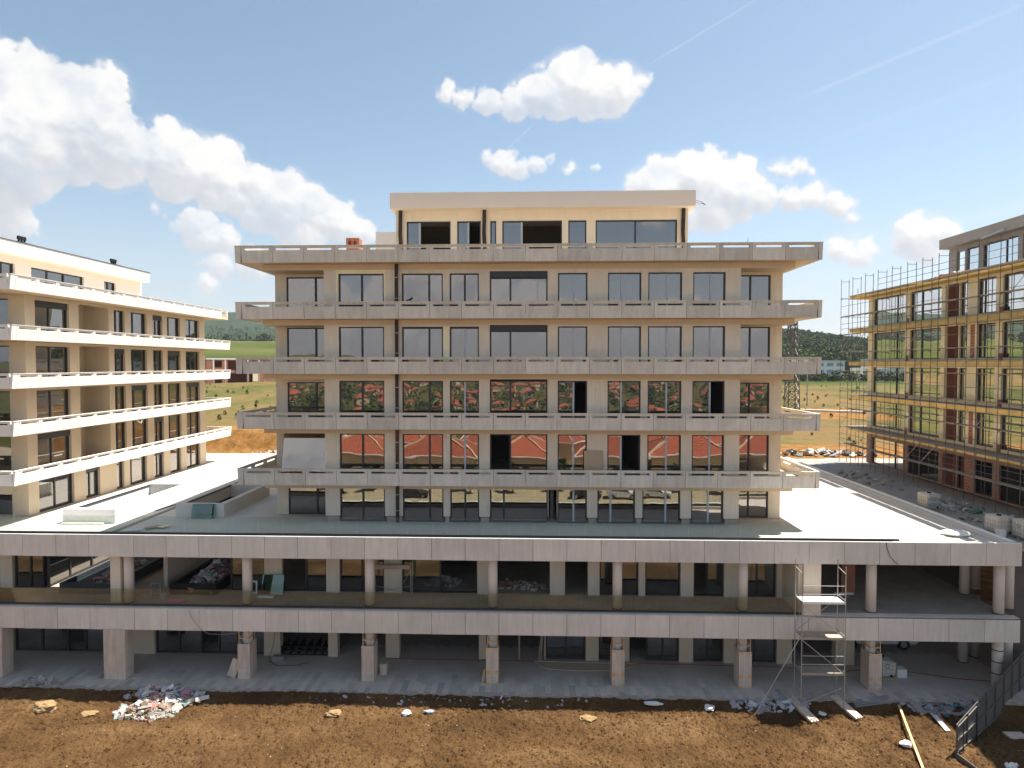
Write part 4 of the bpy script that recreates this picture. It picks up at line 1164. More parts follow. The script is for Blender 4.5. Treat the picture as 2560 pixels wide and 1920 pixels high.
# boards under its feet and other planks
def board(a, b, w, th, label, mat='plank', name='plank', cat='plank'):
    a, b = Vector(a), Vector(b)
    mb = MB(); mb.bar(a, b, w, th); o = mb.build(name, mat, at=(a + b) / 2); return tag(o, label, cat)
def on_dirt(x, y, e=.04): return (x, y, dirt_h(x, y) + e)
def hollow_plank(a, b, label):
    a, b = Vector(a), Vector(b); d = (b - a); m = d.to_track_quat('X', 'Z').to_matrix()
    t = thing('hollow_block_plank', label, 'plank', (a + b) / 2)
    mb = MB(); mb.obox((a + b) / 2 + Vector((0, 0, .05)), d.length, .46, .10, m); mb.build('top', 'travertine', t)
    mb = MB()
    for s in (-.17, 0, .17): mb.obox(b + m @ Vector((.06, s, 0)) + Vector((0, 0, .05)), .12, .10, .09, m)
    mb.build('rib', 'travertine', t)
    mb = MB(); mb.obox((a + b) / 2 + Vector((0, 0, -.06)), d.length * .96, .42, .11, m); mb.build('clay_core', 'redbrick', t)
hollow_plank(on_dirt(13.75, 35.7, .08), on_dirt(14.25, 34.05, .10), 'pale hollow plank with a red clay core under the left feet of the tower scaffold')
hollow_plank(on_dirt(16.05, 35.9, .08), on_dirt(16.65, 34.45, .10), 'pale hollow plank under the right feet of the tower scaffold')
board(on_dirt(19.8, 35.15, .06), on_dirt(22.2, 34.95, .06), .22, .06, 'grey plank lying flat beside the pavement near the fence', 'plank')
board(on_dirt(20.75, 34.95, .05), on_dirt(20.65, 33.5, .05), .24, .05, 'short pale plank pointing out of the shade towards the soil near the fence', 'paper')
board(on_dirt(19.2, 35.3, .08), on_dirt(17.3, 29.4, .06), .11, .06, 'long thin pale timber batten lying across the soil at the right', 'timber', 'batten', 'batten')
mb = MB()
for k in range(5): a = Vector(on_dirt(16.9, 35.2 + k * .11, .05 + .02 * k)); mb.bar(a, a + Vector((2.1, .42, .06)), .10, .04)
tag(mb.build('plank_bundle', 'grey_box', at=(17.9, 35.5, -.5)), 'bundle of grey steel planks lying at the pavement edge beside the tower scaffold', 'planks')

# ================================================================== site fence at the lower right
fn_ = thing('site_fence', 'sheet metal site fence with cross rails standing on the soil at the lower right', 'fence', (21.5, 32.7, -1.0))
FP = [(19.83 + .95 * k, 31.55 + .76 * k) for k in range(9)]
for i, ((ax, ay), (bx, by)) in enumerate(zip(FP[:-1], FP[1:])):
    z0 = -1.0; z1 = .50 + i * .15; z2 = .50 + (i + 1) * .15
    mb = MB(); d = Vector((bx - ax, by - ay, 0)).normalized(); n_ = Vector((-d.y, d.x, 0)) * .012
    mb.hexa([(ax - n_.x, ay - n_.y, z0), (bx - n_.x, by - n_.y, z0), (bx + n_.x, by + n_.y, z0), (ax + n_.x, ay + n_.y, z0), (ax - n_.x, ay - n_.y, z1), (bx - n_.x, by - n_.y, z2), (bx + n_.x, by + n_.y, z2), (ax + n_.x, ay + n_.y, z1)])
    mb.build('sheet', 'sheet', fn_, fix=True)
    q = n_ * -4
    mb = MB(); mb.bar((ax + q.x, ay + q.y, z0), (ax + q.x, ay + q.y, z1 + .02), .05); mb.build('post', 'steel', fn_)
    for t in (.12, .5, .92):
        mb = MB(); mb.bar((ax + q.x, ay + q.y, z0 + (z1 - z0) * t), (bx + q.x, by + q.y, z0 + (z2 - z0) * t), .045); mb.build('rail', 'sheet', fn_)
for x, y in ((20.3, 31.92), (21.6, 32.95)):
    mb = MB(); mb.tube((x, y - .15, -1.0), (x, y - .15, .45), .025, 6); mb.build('stake', 'pipe', fn_)
mb = MB(); mb.bar((19.83, 31.55, -1.0), (20.2, 29.6, -1.05), .04, .35); mb.build('end_board', 'sheet', fn_)

# ================================================================== water tanks in wire cages
def ibc(name_label, loc, rz, text, w=1.0, d=1.2, slump=0.0):
    x, y, z = loc
    t = thing('caged_water_tank', name_label, 'water tank', loc, 'caged plastic water tanks')
    mb = MB()
    for k in range(3): mb.box(x - .5, x + .5, y - .6 + k * .54, y - .6 + k * .54 + .12, z, z + .12)
    mb.build('pallet', 'plank', t)
    bm = bmesh.new(); bmesh.ops.create_cube(bm, size=1)
    for v in bm.verts:
        v.co = Vector((v.co.x * .94, v.co.y * 1.14, v.co.z * .96))
        if v.co.z > 0: v.co.x += slump * .3; v.co.z -= slump * (.5 if v.co.x > 0 else .05)
    bmesh.ops.bevel(bm, geom=list(bm.edges), offset=.10, segments=3, affect='EDGES', profile=.6)
    for v in bm.verts: v.co += Vector((x, y, z + .62))
    mb = MB(); vi = {v: i for i, v in enumerate(bm.verts)}; mb.v = [tuple(v.co) for v in bm.verts]; mb.f = [tuple(vi[q] for q in f.verts) for f in bm.faces]; mb.c = [None] * len(mb.f); bm.free()
    mb.build('bottle', 'plastic', t, smooth=True)
    mb = MB(); mb.tube((x, y, z + 1.08), (x, y, z + 1.17), .13, 14); mb.build('lid', 'black', t)
    mb = MB(); mb.tube((x + .2, y - .6, z + .22), (x + .2, y - .68, z + .22), .06, 10); mb.build('valve', 'black', t)
    mb = MB(); a, b = .5, .6; h = 1.1 - slump * .4
    for u in np.linspace(-a, a, 6):
        for s in (-b, b): mb.tube((x + u, y + s, z + .12), (x + u, y + s, z + h), .011, 4)
    for u in np.linspace(-b, b, 7):
        for s in (-a, a): mb.tube((x + s, y + u, z + .12), (x + s, y + u, z + h), .011, 4)
    for zz in (.14, .36, .60, .84, h):
        for s in (-1, 1):
            mb.tube((x - a, y + s * b, z + zz), (x + a, y + s * b, z + zz), .011, 4); mb.tube((x + s * a, y - b, z + zz), (x + s * a, y + b, z + zz), .011, 4)
    mb.build('cage', 'galv', t)
    if text:
        for face, (lines, mat) in text.items():
            for k, ln in enumerate(lines):
                cu = bpy.data.curves.new('lettering', 'FONT'); cu.body = ln; cu.size = .34; cu.align_x = 'CENTER'; cu.extrude = .002; cu.space_character = .95
                tmp = bpy.data.objects.new('lettering', cu); me = bpy.data.meshes.new_from_object(tmp); bpy.data.objects.remove(tmp)
                me.materials.clear(); me.materials.append(M[mat])
                me_o = bpy.data.objects.new('lettering', me); C.objects.link(me_o); me_o.parent = t
                zz = .66 - k * .40
                if face == 'front': me_o.location = (0, -.585, zz); me_o.rotation_euler = (R(90), R(rnd.uniform(-4, 4)), 0)
                else: me_o.location = (-.485, 0, zz); me_o.rotation_euler = (R(90), 0, R(-90))
    if rz: t.rotation_euler = (0, 0, rz)
    return t
ibc('caged white water tank with blue lettering alone on the grey roof deck', (27.35, 47.0, 7.42), R(4), {'front': (['VODA', 'VODA'], 'blue_paint')})
ibc('caged cream water tank without lettering behind another one at the deck edge', (27.45, 40.15, 7.42), R(3), None)
ibc('caged cream water tank with blue lettering at the near corner of the roof deck', (28.2, 38.95, 7.42), R(2), {'front': (['VODA'], 'blue_paint'), 'side': (['O'], 'blue_paint')})
ibc('slumped caged water tank with a red mark behind a stone-clad column', (19.95, 38.55, PAV), R(3), {'front': (['O'], 'red_paint')}, slump=.35)
mb = MB(); mb.box(26.9, 27.3, 39.3, 39.65, 7.42, 7.85); tag(mb.build('foam_block', 'foam', at=(27.1, 39.4, 7.42)), 'small white block beside the caged tanks on the roof deck', 'block')
mb = MB(); mb.box(20.65, 21.2, 38.2, 38.7, PAV, PAV + .48); tag(mb.build('foam_block', 'foam', at=(20.9, 38.5, PAV)), 'cream foam block beside the slumped water tank on the pavement', 'block')

# white van parked under the podium
def vehicle(name, label, cat, loc, rz, prof, wid, paint, wheels, wr, glass, group=None):
    t = thing(name, label, cat, (0, 0, 0), group)
    mb = MB(); mb.prism(prof, -wid / 2, wid / 2, 'y')
    o = mb.build('body', paint, t, fix=True)
    bv = o.modifiers.new('soft', 'BEVEL'); bv.width = .06; bv.segments = 3; bv.limit_method = 'ANGLE'
    for s in (-1, 1):
        for gl in glass:
            g = MB(); p = [(q[0], s * (wid / 2 + .004), q[1]) for q in gl]; g.quad(*(p if s < 0 else p[::-1])); g.build('side_window', 'frame', t)
        for wx in wheels:
            w = MB(); w.tube((wx, s * (wid / 2 - .2), wr), (wx, s * (wid / 2 + .02), wr), wr, 20); wo = w.build('wheel', 'black', t)
            h = MB(); h.tube((wx, s * (wid / 2 + .02), wr), (wx, s * (wid / 2 + .03), wr), wr * .55, 16); h.build('hub', 'galv', wo)
        l = MB(); x1 = max(q[0] for q in prof); l.box(x1 - .08, x1 + .01, s * (wid / 2 - .35), s * (wid / 2 - .08), .62, .80); l.build('headlight', 'alu', t)
        l = MB(); x0 = min(q[0] for q in prof); l.box(x0 - .01, x0 + .06, s * (wid / 2 - .25), s * (wid / 2 - .08), .75, .95); l.build('tail_light', 'red_paint', t)
    t.location = loc; t.rotation_euler = (0, 0, rz)
    return t
M['car_white'] = surf('white_car_paint', (.74, .74, .74), .3, 1, .03, 20, .02, bump=0, spec=.5)
M['car_dark'] = surf('dark_car_paint', (.03, .03, .035), .25, 1, .03, 20, .02, bump=0, spec=.6)
VAN = [(-2.6, .35), (2.4, .35), (2.6, .55), (2.55, 1.05), (1.75, 1.25), (1.25, 2.15), (-2.45, 2.2), (-2.6, 1.9)]
CAR = [(-2.1, .30), (2.1, .30), (2.2, .55), (2.1, .82), (1.1, .95), (.45, 1.42), (-1.0, 1.45), (-1.75, 1.0), (-2.15, .95)]
vehicle('parked_van', 'white van parked in the dark under the podium, only its lower side showing', 'van', (21.4, 42.9, PAV), 0, VAN, 1.9, 'car_white', (-1.6, 1.65), .36, [[(-.2, 1.35), (1.5, 1.35), (1.15, 2.0), (-.2, 2.0)]])

# ================================================================== rubble, rubbish and loose things
PAL = [(.62, .60, .58), (.70, .68, .66), (.50, .46, .42), (.42, .20, .15), (.30, .33, .36), (.55, .42, .30), (.60, .30, .38), (.28, .40, .38), (.66, .66, .70)]
def rubble(name, label, cx, cy, rx, ry, hz, n, zfn, seed, smin=.05, smax=.32, pal=PAL, cat='rubble'):
    rg = random.Random(seed); mb = MB()
    for _ in range(n):
        a = rg.uniform(0, 6.283); q = rg.random() ** .6
        x, y = cx + math.cos(a) * q * rx, cy + math.sin(a) * q * ry
        z = zfn(x, y) + hz * (1 - q) ** 1.1 * rg.uniform(.5, 1) + .02
        s = smin + (smax - smin) * rg.random() ** 2.6
        m = Matrix.Rotation(rg.uniform(0, 6.3), 3, 'Z') @ Matrix.Rotation(rg.gauss(0, .45), 3, 'X') @ Matrix.Rotation(rg.gauss(0, .4), 3, 'Y')
        c = rg.choice(pal); k = rg.uniform(.7, 1.15)
        mb.obox((x, y, z), s * rg.uniform(.7, 1.6), s * rg.uniform(.4, 1), s * rg.uniform(.08, .5), m, tuple(v * k for v in c))
    o = stuff(mb.build(name, 'rubble', at=(cx, cy, zfn(cx, cy)))); return tag(o, label, cat)
flat = lambda z: (lambda x, y: z)
WHITE = [(.48, .46, .44), (.40, .38, .35), (.42, .37, .31), (.36, .15, .12), (.26, .30, .28), (.2, .13, .08), (.56, .55, .54), (.28, .2, .14)]
rubble('rubble_heap', 'heap of white tiles and broken plaster lying in the sun on the soil, left', -20.6, 33.95, 1.6, .85, .30, 560, dirt_h, 1, .04, .46, WHITE)
rubble('rubbish_spill', 'spill of plastic sheets and broken boards in the shade behind the sunlit rubble heap', -20.3, 35.2, 2.2, .6, .22, 230, dirt_h, 2, .08, .55)
rubble('sack_pile', 'pile of grey sacks and offcuts at the pavement edge, far left', -27.9, 35.75, 1.15, .32, .30, 120, flat(PAV), 3, .1, .4, [(.46, .44, .42), (.52, .50, .47), (.36, .33, .30)])
rubble('gallery_rubbish', 'mound of pink and grey insulation rubbish filling the black planter', -20.4, 42.3, 1.15, 3.7, .95, 520, flat(4.05), 4, .08, .5, PAL + [(.55, .22, .32)])
rubble('gallery_rubbish', 'sunlit heap of offcuts in the planter below the left light well', -26.6, 41.6, 1.0, 2.4, .7, 200, flat(4.05), 14, .08, .45)
rubble('shop_rubble', 'brick rubble and boards on the floor of an open upper shop room', -1.0, 40.9, 1.7, .9, .35, 160, flat(L1), 5, .06, .4, [(.40, .16, .10), (.5, .45, .4), (.35, .2, .14), (.7, .68, .66)])
rubble('shop_rubble', 'broken plasterboard heaped inside the large upper shop opening', -5.9, 41.3, 1.1, .8, .5, 110, flat(L1), 6, .08, .55, [(.66, .64, .60), (.55, .53, .50), (.45, .4, .36)])
rubble('roof_rubble', 'line of broken red bricks along the roof edge of the scaffolded building', 33.0, 54.3, .5, 3.4, .35, 220, flat(24.44), 7, .08, .34, [(.44, .13, .08), (.50, .2, .13), (.6, .5, .42)])
rubble('deck_litter', 'green netting, plastic and wood litter strewn over the grey roof deck', 29.4, 46.0, 2.0, 5.0, .03, 170, flat(7.43), 8, .05, .5, [(.5, .48, .44), (.10, .22, .14), (.3, .24, .2), (.6, .58, .55), (.2, .16, .13)])
rubble('deck_litter', 'scattered planks and scraps on the far end of the grey roof deck', 29.0, 58.5, 1.9, 5.0, .02, 110, flat(7.43), 9, .05, .5, [(.4, .38, .34), (.3, .2, .16), (.6, .58, .55), (.5, .46, .3)])
rubble('edge_litter', 'torn plastic and paper scraps in the shade along the pavement edge, right', 12.6, 35.25, 2.2, .35, .08, 90, dirt_h, 10, .06, .5, [(.5, .48, .52), (.62, .62, .66), (.4, .38, .40)])
rubble('edge_litter', 'torn plastic and boards in the shade beside the fence', 21.6, 35.3, 2.6, .45, .10, 100, dirt_h, 11, .06, .5, [(.5, .48, .52), (.42, .40, .44), (.3, .28, .28), (.12, .3, .36)])
rubble('edge_litter', 'thin scatter of scraps in the shade along the middle of the pavement edge', -5.0, 35.2, 9.5, .35, .02, 120, dirt_h, 12, .03, .22, [(.5, .48, .5), (.6, .6, .62), (.3, .25, .22)])
rubble('bank_debris', 'pale stones and debris at the foot of the soil bank beyond the terrace', -24, 73.2, 9, 1.0, .5, 160, flat(7.4), 13, .1, .6, [(.6, .56, .5), (.5, .4, .3), (.3, .33, .3)])
rubble('bank_debris', 'pipes and rubble beyond the roof deck on the right', 30, 74.5, 8, 1.6, .5, 200, flat(7.5), 15, .1, .8, [(.5, .48, .46), (.55, .4, .28), (.2, .24, .26), (.7, .68, .66)])

def lump(name, label, cat, loc, size, mat, seed, flat_=.7):
    rg = random.Random(seed); bm = bmesh.new(); bmesh.ops.create_icosphere(bm, subdivisions=3, radius=1)
    off = Vector((rg.uniform(0, 90), rg.uniform(0, 90), 0))
    for v in bm.verts:
        k = 1 + .38 * mnoise.fractal(v.co * 1.3 + off, 1, 2, 4)
        v.co = Vector((v.co.x * size[0] * k, v.co.y * size[1] * k, v.co.z * size[2] * k * flat_))
    me = bpy.data.meshes.new(name); bm.to_mesh(me); bm.free(); me.materials.append(M[mat])
    o = bpy.data.objects.new(name, me); C.objects.link(o); o.location = loc; return tag(o, label, cat)
def spot(x, y, e=0.06): return (x, y, dirt_h(x, y) + e)
lump('boulder', 'ochre lump of rock on the soil at the far left shade line', 'rock', spot(-26.1, 33.9, .12), (.62, .40, .42), 'rock', 1)
lump('boulder', 'flat ochre stone between the far left rock and the rubble heap', 'rock', spot(-23.5, 33.6, .04), (.42, .25, .12), 'rock', 2)
lump('boulder', 'pale crusted stone at the shade line left of the middle', 'rock', spot(-10.6, 33.95, .08), (.42, .28, .22), 'rock', 3)
lump('boulder', 'pale flat stone at the shade line right of the middle', 'rock', spot(2.7, 34.0, .07), (.45, .28, .2), 'rock', 4)
lump('plastic_bag', 'crumpled white plastic bag on the soil near the middle', 'plastic bag', spot(-6.8, 34.2, .08), (.26, .2, .2), 'paper', 5)
lump('plastic_bag', 'white and pink torn bag in the shade right of the middle', 'plastic bag', spot(6.3, 35.2, .05), (.5, .2, .1), 'paper', 6)
lump('plastic_bag', 'grey crumpled bag by the pavement edge near column five', 'plastic bag', spot(9.2, 35.0, .06), (.25, .28, .14), 'paper', 7)
lump('plastic_sheet', 'blue plastic scrap lying on the soil beside the white bag', 'plastic sheet', spot(-5.6, 34.35, .05), (.28, .13, .1), 'film', 8)
lump('cement_bag', 'white sack beside the long batten on the soil', 'bag', spot(17.9, 32.2, .08), (.28, .22, .18), 'paper', 9)
lump('cement_bag', 'white sack standing on the podium corner in the sun', 'bag', (24.3, 39.0, 7.75), (.75, .55, .22), 'foam', 10)
lump('foam_scrap', 'broken white board lying on the soil behind the fence', 'board', (23.6, 31.9, -1.0), (.6, .35, .1), 'foam', 11)
lump('foam_scrap', 'crumpled white scrap on the soil at the lower right edge', 'scrap', (21.9, 30.9, -1.0), (.35, .3, .12), 'foam', 12)
lump('foam_scrap', 'pale bucket lid shape on the soil below the tower scaffold', 'lid', spot(15.0, 34.8, .04), (.2, .2, .05), 'paper', 13)
mb = MB(); mb.box(23.3, 24.2, 33.0, 33.5, -1.0, -.85); tag(mb.build('insulation_slab', 'travertine', at=(23.7, 33.2, -1)), 'pale slab lying on the soil behind the fence', 'slab')
# things in the gallery and on the balconies
mb = MB(); mb.obox((-15.7, 38.75, L1 + .62), 1.3, .03, 1.15, Matrix.Rotation(R(-14), 3, 'X')); o = mb.build('glass_sheet', 'green_glass', at=(-15.7, 38.6, L1)); tag(o, 'sheet of green glass leaning against a pier on the upper gallery', 'glass sheet')
mb = MB(); mb.box(-16.4, -15.5, 38.2, 38.5, L1, L1 + .1); tag(mb.build('foam_block', 'foam', at=(-16, 38.3, L1)), 'white foam strip in front of the leaning glass sheet', 'block')
gl = thing('glass_sheet', 'sheet of green glass leaning on the grey light well beside the block', 'glass sheet', (-21.5, 41.4, TERR))
mb = MB(); mb.obox((-21.35, 41.50, TERR + .46), 1.32, .03, .96, Matrix.Rotation(R(-12), 3, 'X')); mb.build('pane', 'green_glass', gl)
mb = MB(); mb.obox((-21.2, 41.60, TERR + .46), 1.32, .02, .94, Matrix.Rotation(R(-11), 3, 'X')); mb.build('pane', 'green_glass', gl)
tr_ = thing('trestle_scaffold', 'low trestle scaffold with a wooden board standing on the upper gallery', 'scaffolding', (-8.5, 39.0, L1))
for x in (-9.65, -7.4):
    for y in (38.75, 39.2): mb = MB(); mb.tube((x, y, L1), (x, y, 5.72), .024, 6); mb.build('upright', 'galv', tr_)
mb = MB(); mb.box(-9.6, -7.45, 38.7, 39.24, 5.42, 5.47); mb.box(-9.6, -7.45, 38.66, 38.69, 5.36, 5.60); mb.build('board', 'plank', tr_)
for a, b in (((-9.65, 38.75, 3.9), (-7.4, 38.75, 4.35)), ((-9.65, 38.75, 4.35), (-7.4, 38.75, 3.9)), ((-9.65, 38.75, 4.4), (-9.65, 39.2, 4.4)), ((-7.4, 38.75, 4.4), (-7.4, 39.2, 4.4)), ((-7.9, 38.75, 4.4), (-7.4, 38.75, 5.3))):
    mb = MB(); mb.tube(a, b, .016, 5); mb.build('brace', 'galv', tr_)
mb = MB(); mb.box(-21.5, -20.4, 37.25, 37.75, L1 + .01, L1 + .05); tag(mb.build('foam_board', 'pink', at=(-21, 37.5, L1)), 'flat magenta foam board on the gallery floor beside the black planter', 'board')
mb = MB(); mb.box(-21.95, -21.6, 37.6, 37.95, L1, L1 + .42); tag(mb.build('bucket', 'grey_box', at=(-21.8, 37.8, L1)), 'grey square bucket on the gallery floor in front of the black planter', 'bucket')
sh = thing('metal_rack', 'small open metal rack beside the double column on the gallery', 'rack', (-22.5, 38.3, L1))
for x in (-22.75, -22.2):
    for y in (38.1, 38.5): mb = MB(); mb.tube((x, y, L1), (x, y, L1 + .85), .02, 5); mb.build('leg', 'galv', sh)
for z in (.25, .55, .85): mb = MB(); mb.box(-22.77, -22.18, 38.08, 38.52, L1 + z - .03, L1 + z); mb.build('shelf', 'grey_box', sh)
fr_ = thing('spare_frame', 'white spare window frame leaning by the upper gallery wall near the green glass', 'frame', (-17.1, 38.95, L1))
mb = MB()
for x in (-17.5, -17.1, -16.8): mb.box(x, x + .07, 38.9, 38.97, L1, L1 + .78)
mb.box(-17.43, -16.8, 38.9, 38.97, L1 + .70, L1 + .78); mb.box(-17.43, -16.8, 38.9, 38.97, L1, L1 + .07); mb.build('frame', 'foam', fr_)
mb = MB(); mb.obox((3.53, 40.75, 11.30), 1.16, .025, 1.76, Matrix.Rotation(R(-8), 3, 'X')); tag(mb.build('fibre_board', 'card', at=(3.5, 40.7, 10.4)), 'brown fibre board standing on the second balcony in front of the wall', 'board')
mb = MB(); mb.obox((-14.75, 41.95, 11.70), 3.0, .02, 2.7, Matrix.Rotation(R(-13), 3, 'X')); tag(mb.build('mirror_sheet', 'pane', at=(-14.7, 41.2, 10.4)), 'large glass sheet tilted back in the left corner of the second balcony', 'glass sheet')
rubble('brick_pile', 'pile of red bricks in front of the tilted glass sheet', -15.0, 40.75, 1.7, .18, .75, 120, flat(10.4), 16, .12, .34, [(.36, .10, .06), (.42, .14, .09)], 'bricks')
def pigeon(x, y, z):
    t = thing('pigeon', 'dark pigeon perched on the second highest balcony rail', 'bird', (x, y, z))
    bm = bmesh.new(); bmesh.ops.create_uvsphere(bm, u_segments=14, v_segments=10, radius=1)
    for v in bm.verts:
        p = v.co; taper = 1 - .45 * max(0, -p.x)
        v.co = Vector((x + p.x * .15 - (.05 if p.x < -.7 else 0), y + p.y * .065 * taper, z + .12 + p.z * .075 * taper + p.x * .05))
    mb = MB(); vi = {v: i for i, v in enumerate(bm.verts)}; mb.v = [tuple(v.co) for v in bm.verts]; mb.f = [tuple(vi[q] for q in f.verts) for f in bm.faces]; mb.c = [None] * len(mb.f); bm.free()
    mb.tube((x + .09, y, z + .15), (x + .12, y, z + .25), .04, 8, .032); mb.tube((x + .115, y, z + .24), (x + .165, y, z + .235), .036, 8, .008); mb.tube((x - .12, y, z + .09), (x - .26, y, z + .03), .04, 6, .03)
    mb.tube((x + .02, y - .02, z), (x + .02, y - .02, z + .07), .008, 5); mb.tube((x + .02, y + .02, z), (x + .02, y + .02, z + .07), .008, 5)
    mb.build('body', 'black', t, smooth=True)
pigeon(-7.62, 40.1, 21.285)
# fallen mesh along the shop fronts, hose, cables
mb = MB(); pts = [(-.1, 39.6), (.3, 38.85), (.75, 38.55), (1.8, 38.4), (2.9, 38.38), (4.4, 38.5), (5.6, 38.9), (6.1, 39.55)]
mb.line([(a, b, PAV + .03) for a, b in pts], .028, 5); mb.line([(a, 39.55 - .02 * i, PAV + .03) for i, (a, b) in enumerate(pts)], .03, 5)
for k in range(9): mb.line([(.4 + k * .6, 39.5, PAV + .03), (.6 + k * .6, 38.75, PAV + .03)], .006, 4)
mb.line([(.1 + .0, 39.2, PAV + .02), (5.8, 39.1, PAV + .02)], .008, 4); mb.line([(.5, 38.85, PAV + .02), (5.3, 38.8, PAV + .02)], .008, 4)
tag(mb.build('fallen_net', 'timber', at=(3, 39, PAV)), 'fallen rolled edge net lying along the ground-floor shop windows', 'net')
mb = MB(); mb.line([(-9, 39.6, PAV + .02), (-2, 39.55, PAV + .02), (6, 39.5, PAV + .02), (14, 39.3, PAV + .02), (18, 38.9, PAV + .02), (21, 39.2, PAV + .02), (24, 38.2, PAV + .02), (26, 37.9, PAV + .02)], .02, 6)
tag(mb.build('red_hose', 'red_paint', at=(8, 39.4, PAV)), 'thin red hose running along the back of the pavement', 'hose')
def cable(p, r_, label, mat='black'):
    mb = MB(); mb.line(p, r_, 5); return tag(mb.build('cable', mat, at=p[0]), label, 'cable')
cable([(19.0 - .0, 36.47, 7.82), (18.95 + .1, 36.45, 7.5), (19.2, 36.44, 7.05), (19.5, 36.45, 6.75), (19.65, 36.47, 6.62)], .016, 'dark cable hanging over the upper stone band near its right end')
cable([(-19.6, 36.45, 3.62), (-19.45, 36.42, 3.2), (-19.0, 36.4, 2.6), (-18.6, 36.6, 2.2), (-18.0, 37.2, 1.9), (-17.2, 37.4, 1.95)], .016, 'grey cable hanging over the lower stone band on the left', 'galv')
cable([(-13.2 - 2.6, 39.5, 2.2), (-15.9, 39.3, .6), (-16.1, 39.0, PAV + .02), (-15.4, 38.4, PAV + .02), (-14.2, 38.5, PAV + .02), (-13.6, 38.9, PAV + .02)], .014, 'black cable coiled on the pavement beside the grey metal box')
mb = MB(); mb.box(-15.9, -15.2, 39.0, 39.35, PAV, PAV + .28); tag(mb.build('metal_box', 'grey_box', at=(-15.5, 39.2, PAV)), 'grey metal box on the pavement in front of a bare room', 'box')
mb = MB(); mb.obox((-17.25, 36.9, PAV + .55), .5, .05, 1.1, Matrix.Rotation(R(20), 3, 'Y')); tag(mb.build('stone_offcut', 'travertine', at=(-17.3, 36.9, PAV)), 'tall stone offcut leaning on the stone casing of the leftmost slim column', 'stone slab')
mb = MB(); mb.box(-9.0, -8.6, 37.5, 37.9, PAV, PAV + .62); tag(mb.build('stone_offcut', 'travertine', at=(-8.8, 37.7, PAV)), 'squat stone block behind the second slim column from the left', 'stone slab')
mb = MB(); mb.bar((-2.95, 36.75, PAV), (-2.84, 36.85, PAV + .75), .05); mb.bar((-3.03, 36.7, PAV), (-2.9, 36.85, PAV + .7), .05); tag(mb.build('timber_offcuts', 'timber', at=(-2.95, 36.8, PAV)), 'two thin timber offcuts leaning on the middle taped column casing', 'timber')
for i, (x, y, w, l) in enumerate(((-23.9, 38.3, .9, .5), (-23.0, 38.9, .9, .45), (-22.4, 39.0, .6, .4))):
    mb = MB(); mb.obox((x, y, TERR + .05 + .03 * i), w, l, .05, Matrix.Rotation(R(20 + 25 * i), 3, 'Z')); tag(mb.build('insulation_board', ('paper', 'card', 'yellow')[i], at=(x, y, TERR)), ('grey', 'brown', 'yellow')[i] + ' board lying on the terrace behind the glass, left', 'board')
mb = MB(); mb.tube((-29.2, 39.6, TERR + .08), (-26.6, 39.65, TERR + .08), .06, 8); tag(mb.build('plastic_pipe', 'foam', at=(-28, 39.6, TERR)), 'white pipe lying in front of the white light well', 'pipe')
board((-25.6, 43.5, TERR + .03), (-25.3, 45.6, TERR + .03), .1, .04, 'dark batten lying beside the white light well on the terrace', 'black', 'batten', 'batten')

# ================================================================== things beyond the terrace
def lattice(x, y, z0, h, w0, w1):
    t = thing('lattice_tower', 'rusty steel lattice tower behind the right end of the block', 'tower', (x, y, z0))
    def cr(z): k = (z - z0) / h; w = (w0 + (w1 - w0) * k) / 2; return [(x - w, y - w, z), (x + w, y - w, z), (x + w, y + w, z), (x - w, y + w, z)]
    n = 11
    for c in range(4):
        mb = MB()
        for k in range(n): mb.bar(cr(z0 + h * k / n)[c], cr(z0 + h * (k + 1) / n)[c], .15)
        mb.build('leg', 'steel', t)
    for k in range(n):
        a, b = cr(z0 + h * k / n), cr(z0 + h * (k + 1) / n); mb = MB()
        for c in range(4):
            mb.bar(a[c], b[(c + 1) % 4], .085); mb.bar(a[(c + 1) % 4], b[c], .085); mb.bar(b[c], b[(c + 1) % 4], .085)
        mb.build('bracing', 'steel', t)
    mb = MB(); mb.box(x - .9, x + .5, y - .5, y + .5, z0 + h * .96, z0 + h * .98); mb.build('platform', 'steel', t)
lattice(45.6, 120, 8.0, 17.0, 2.1, 1.15)
mb = MB(); mb.tube((52.3, 130, 9), (52.3, 130, 17.5), .12, 8); pl_ = mb.build('street_pole', 'galv', at=(52.3, 130, 9)); tag(pl_, 'slim grey pole standing in the field beside the lattice tower', 'pole')
# path kerb crossing the field
mb = MB()
for k in range(18):
    a = Vector((26 + k * 5.2, 128 - k * 1.9, 0)); b = Vector((26 + (k + 1) * 5.2, 128 - (k + 1) * 1.9, 0)); a.z = terrain_h(a.x, a.y) + .15; b.z = terrain_h(b.x, b.y) + .15
    mb.bar(a, b, .9, .4)
struct(mb.build('path', 'kerb', at=(40, 120, 9)))
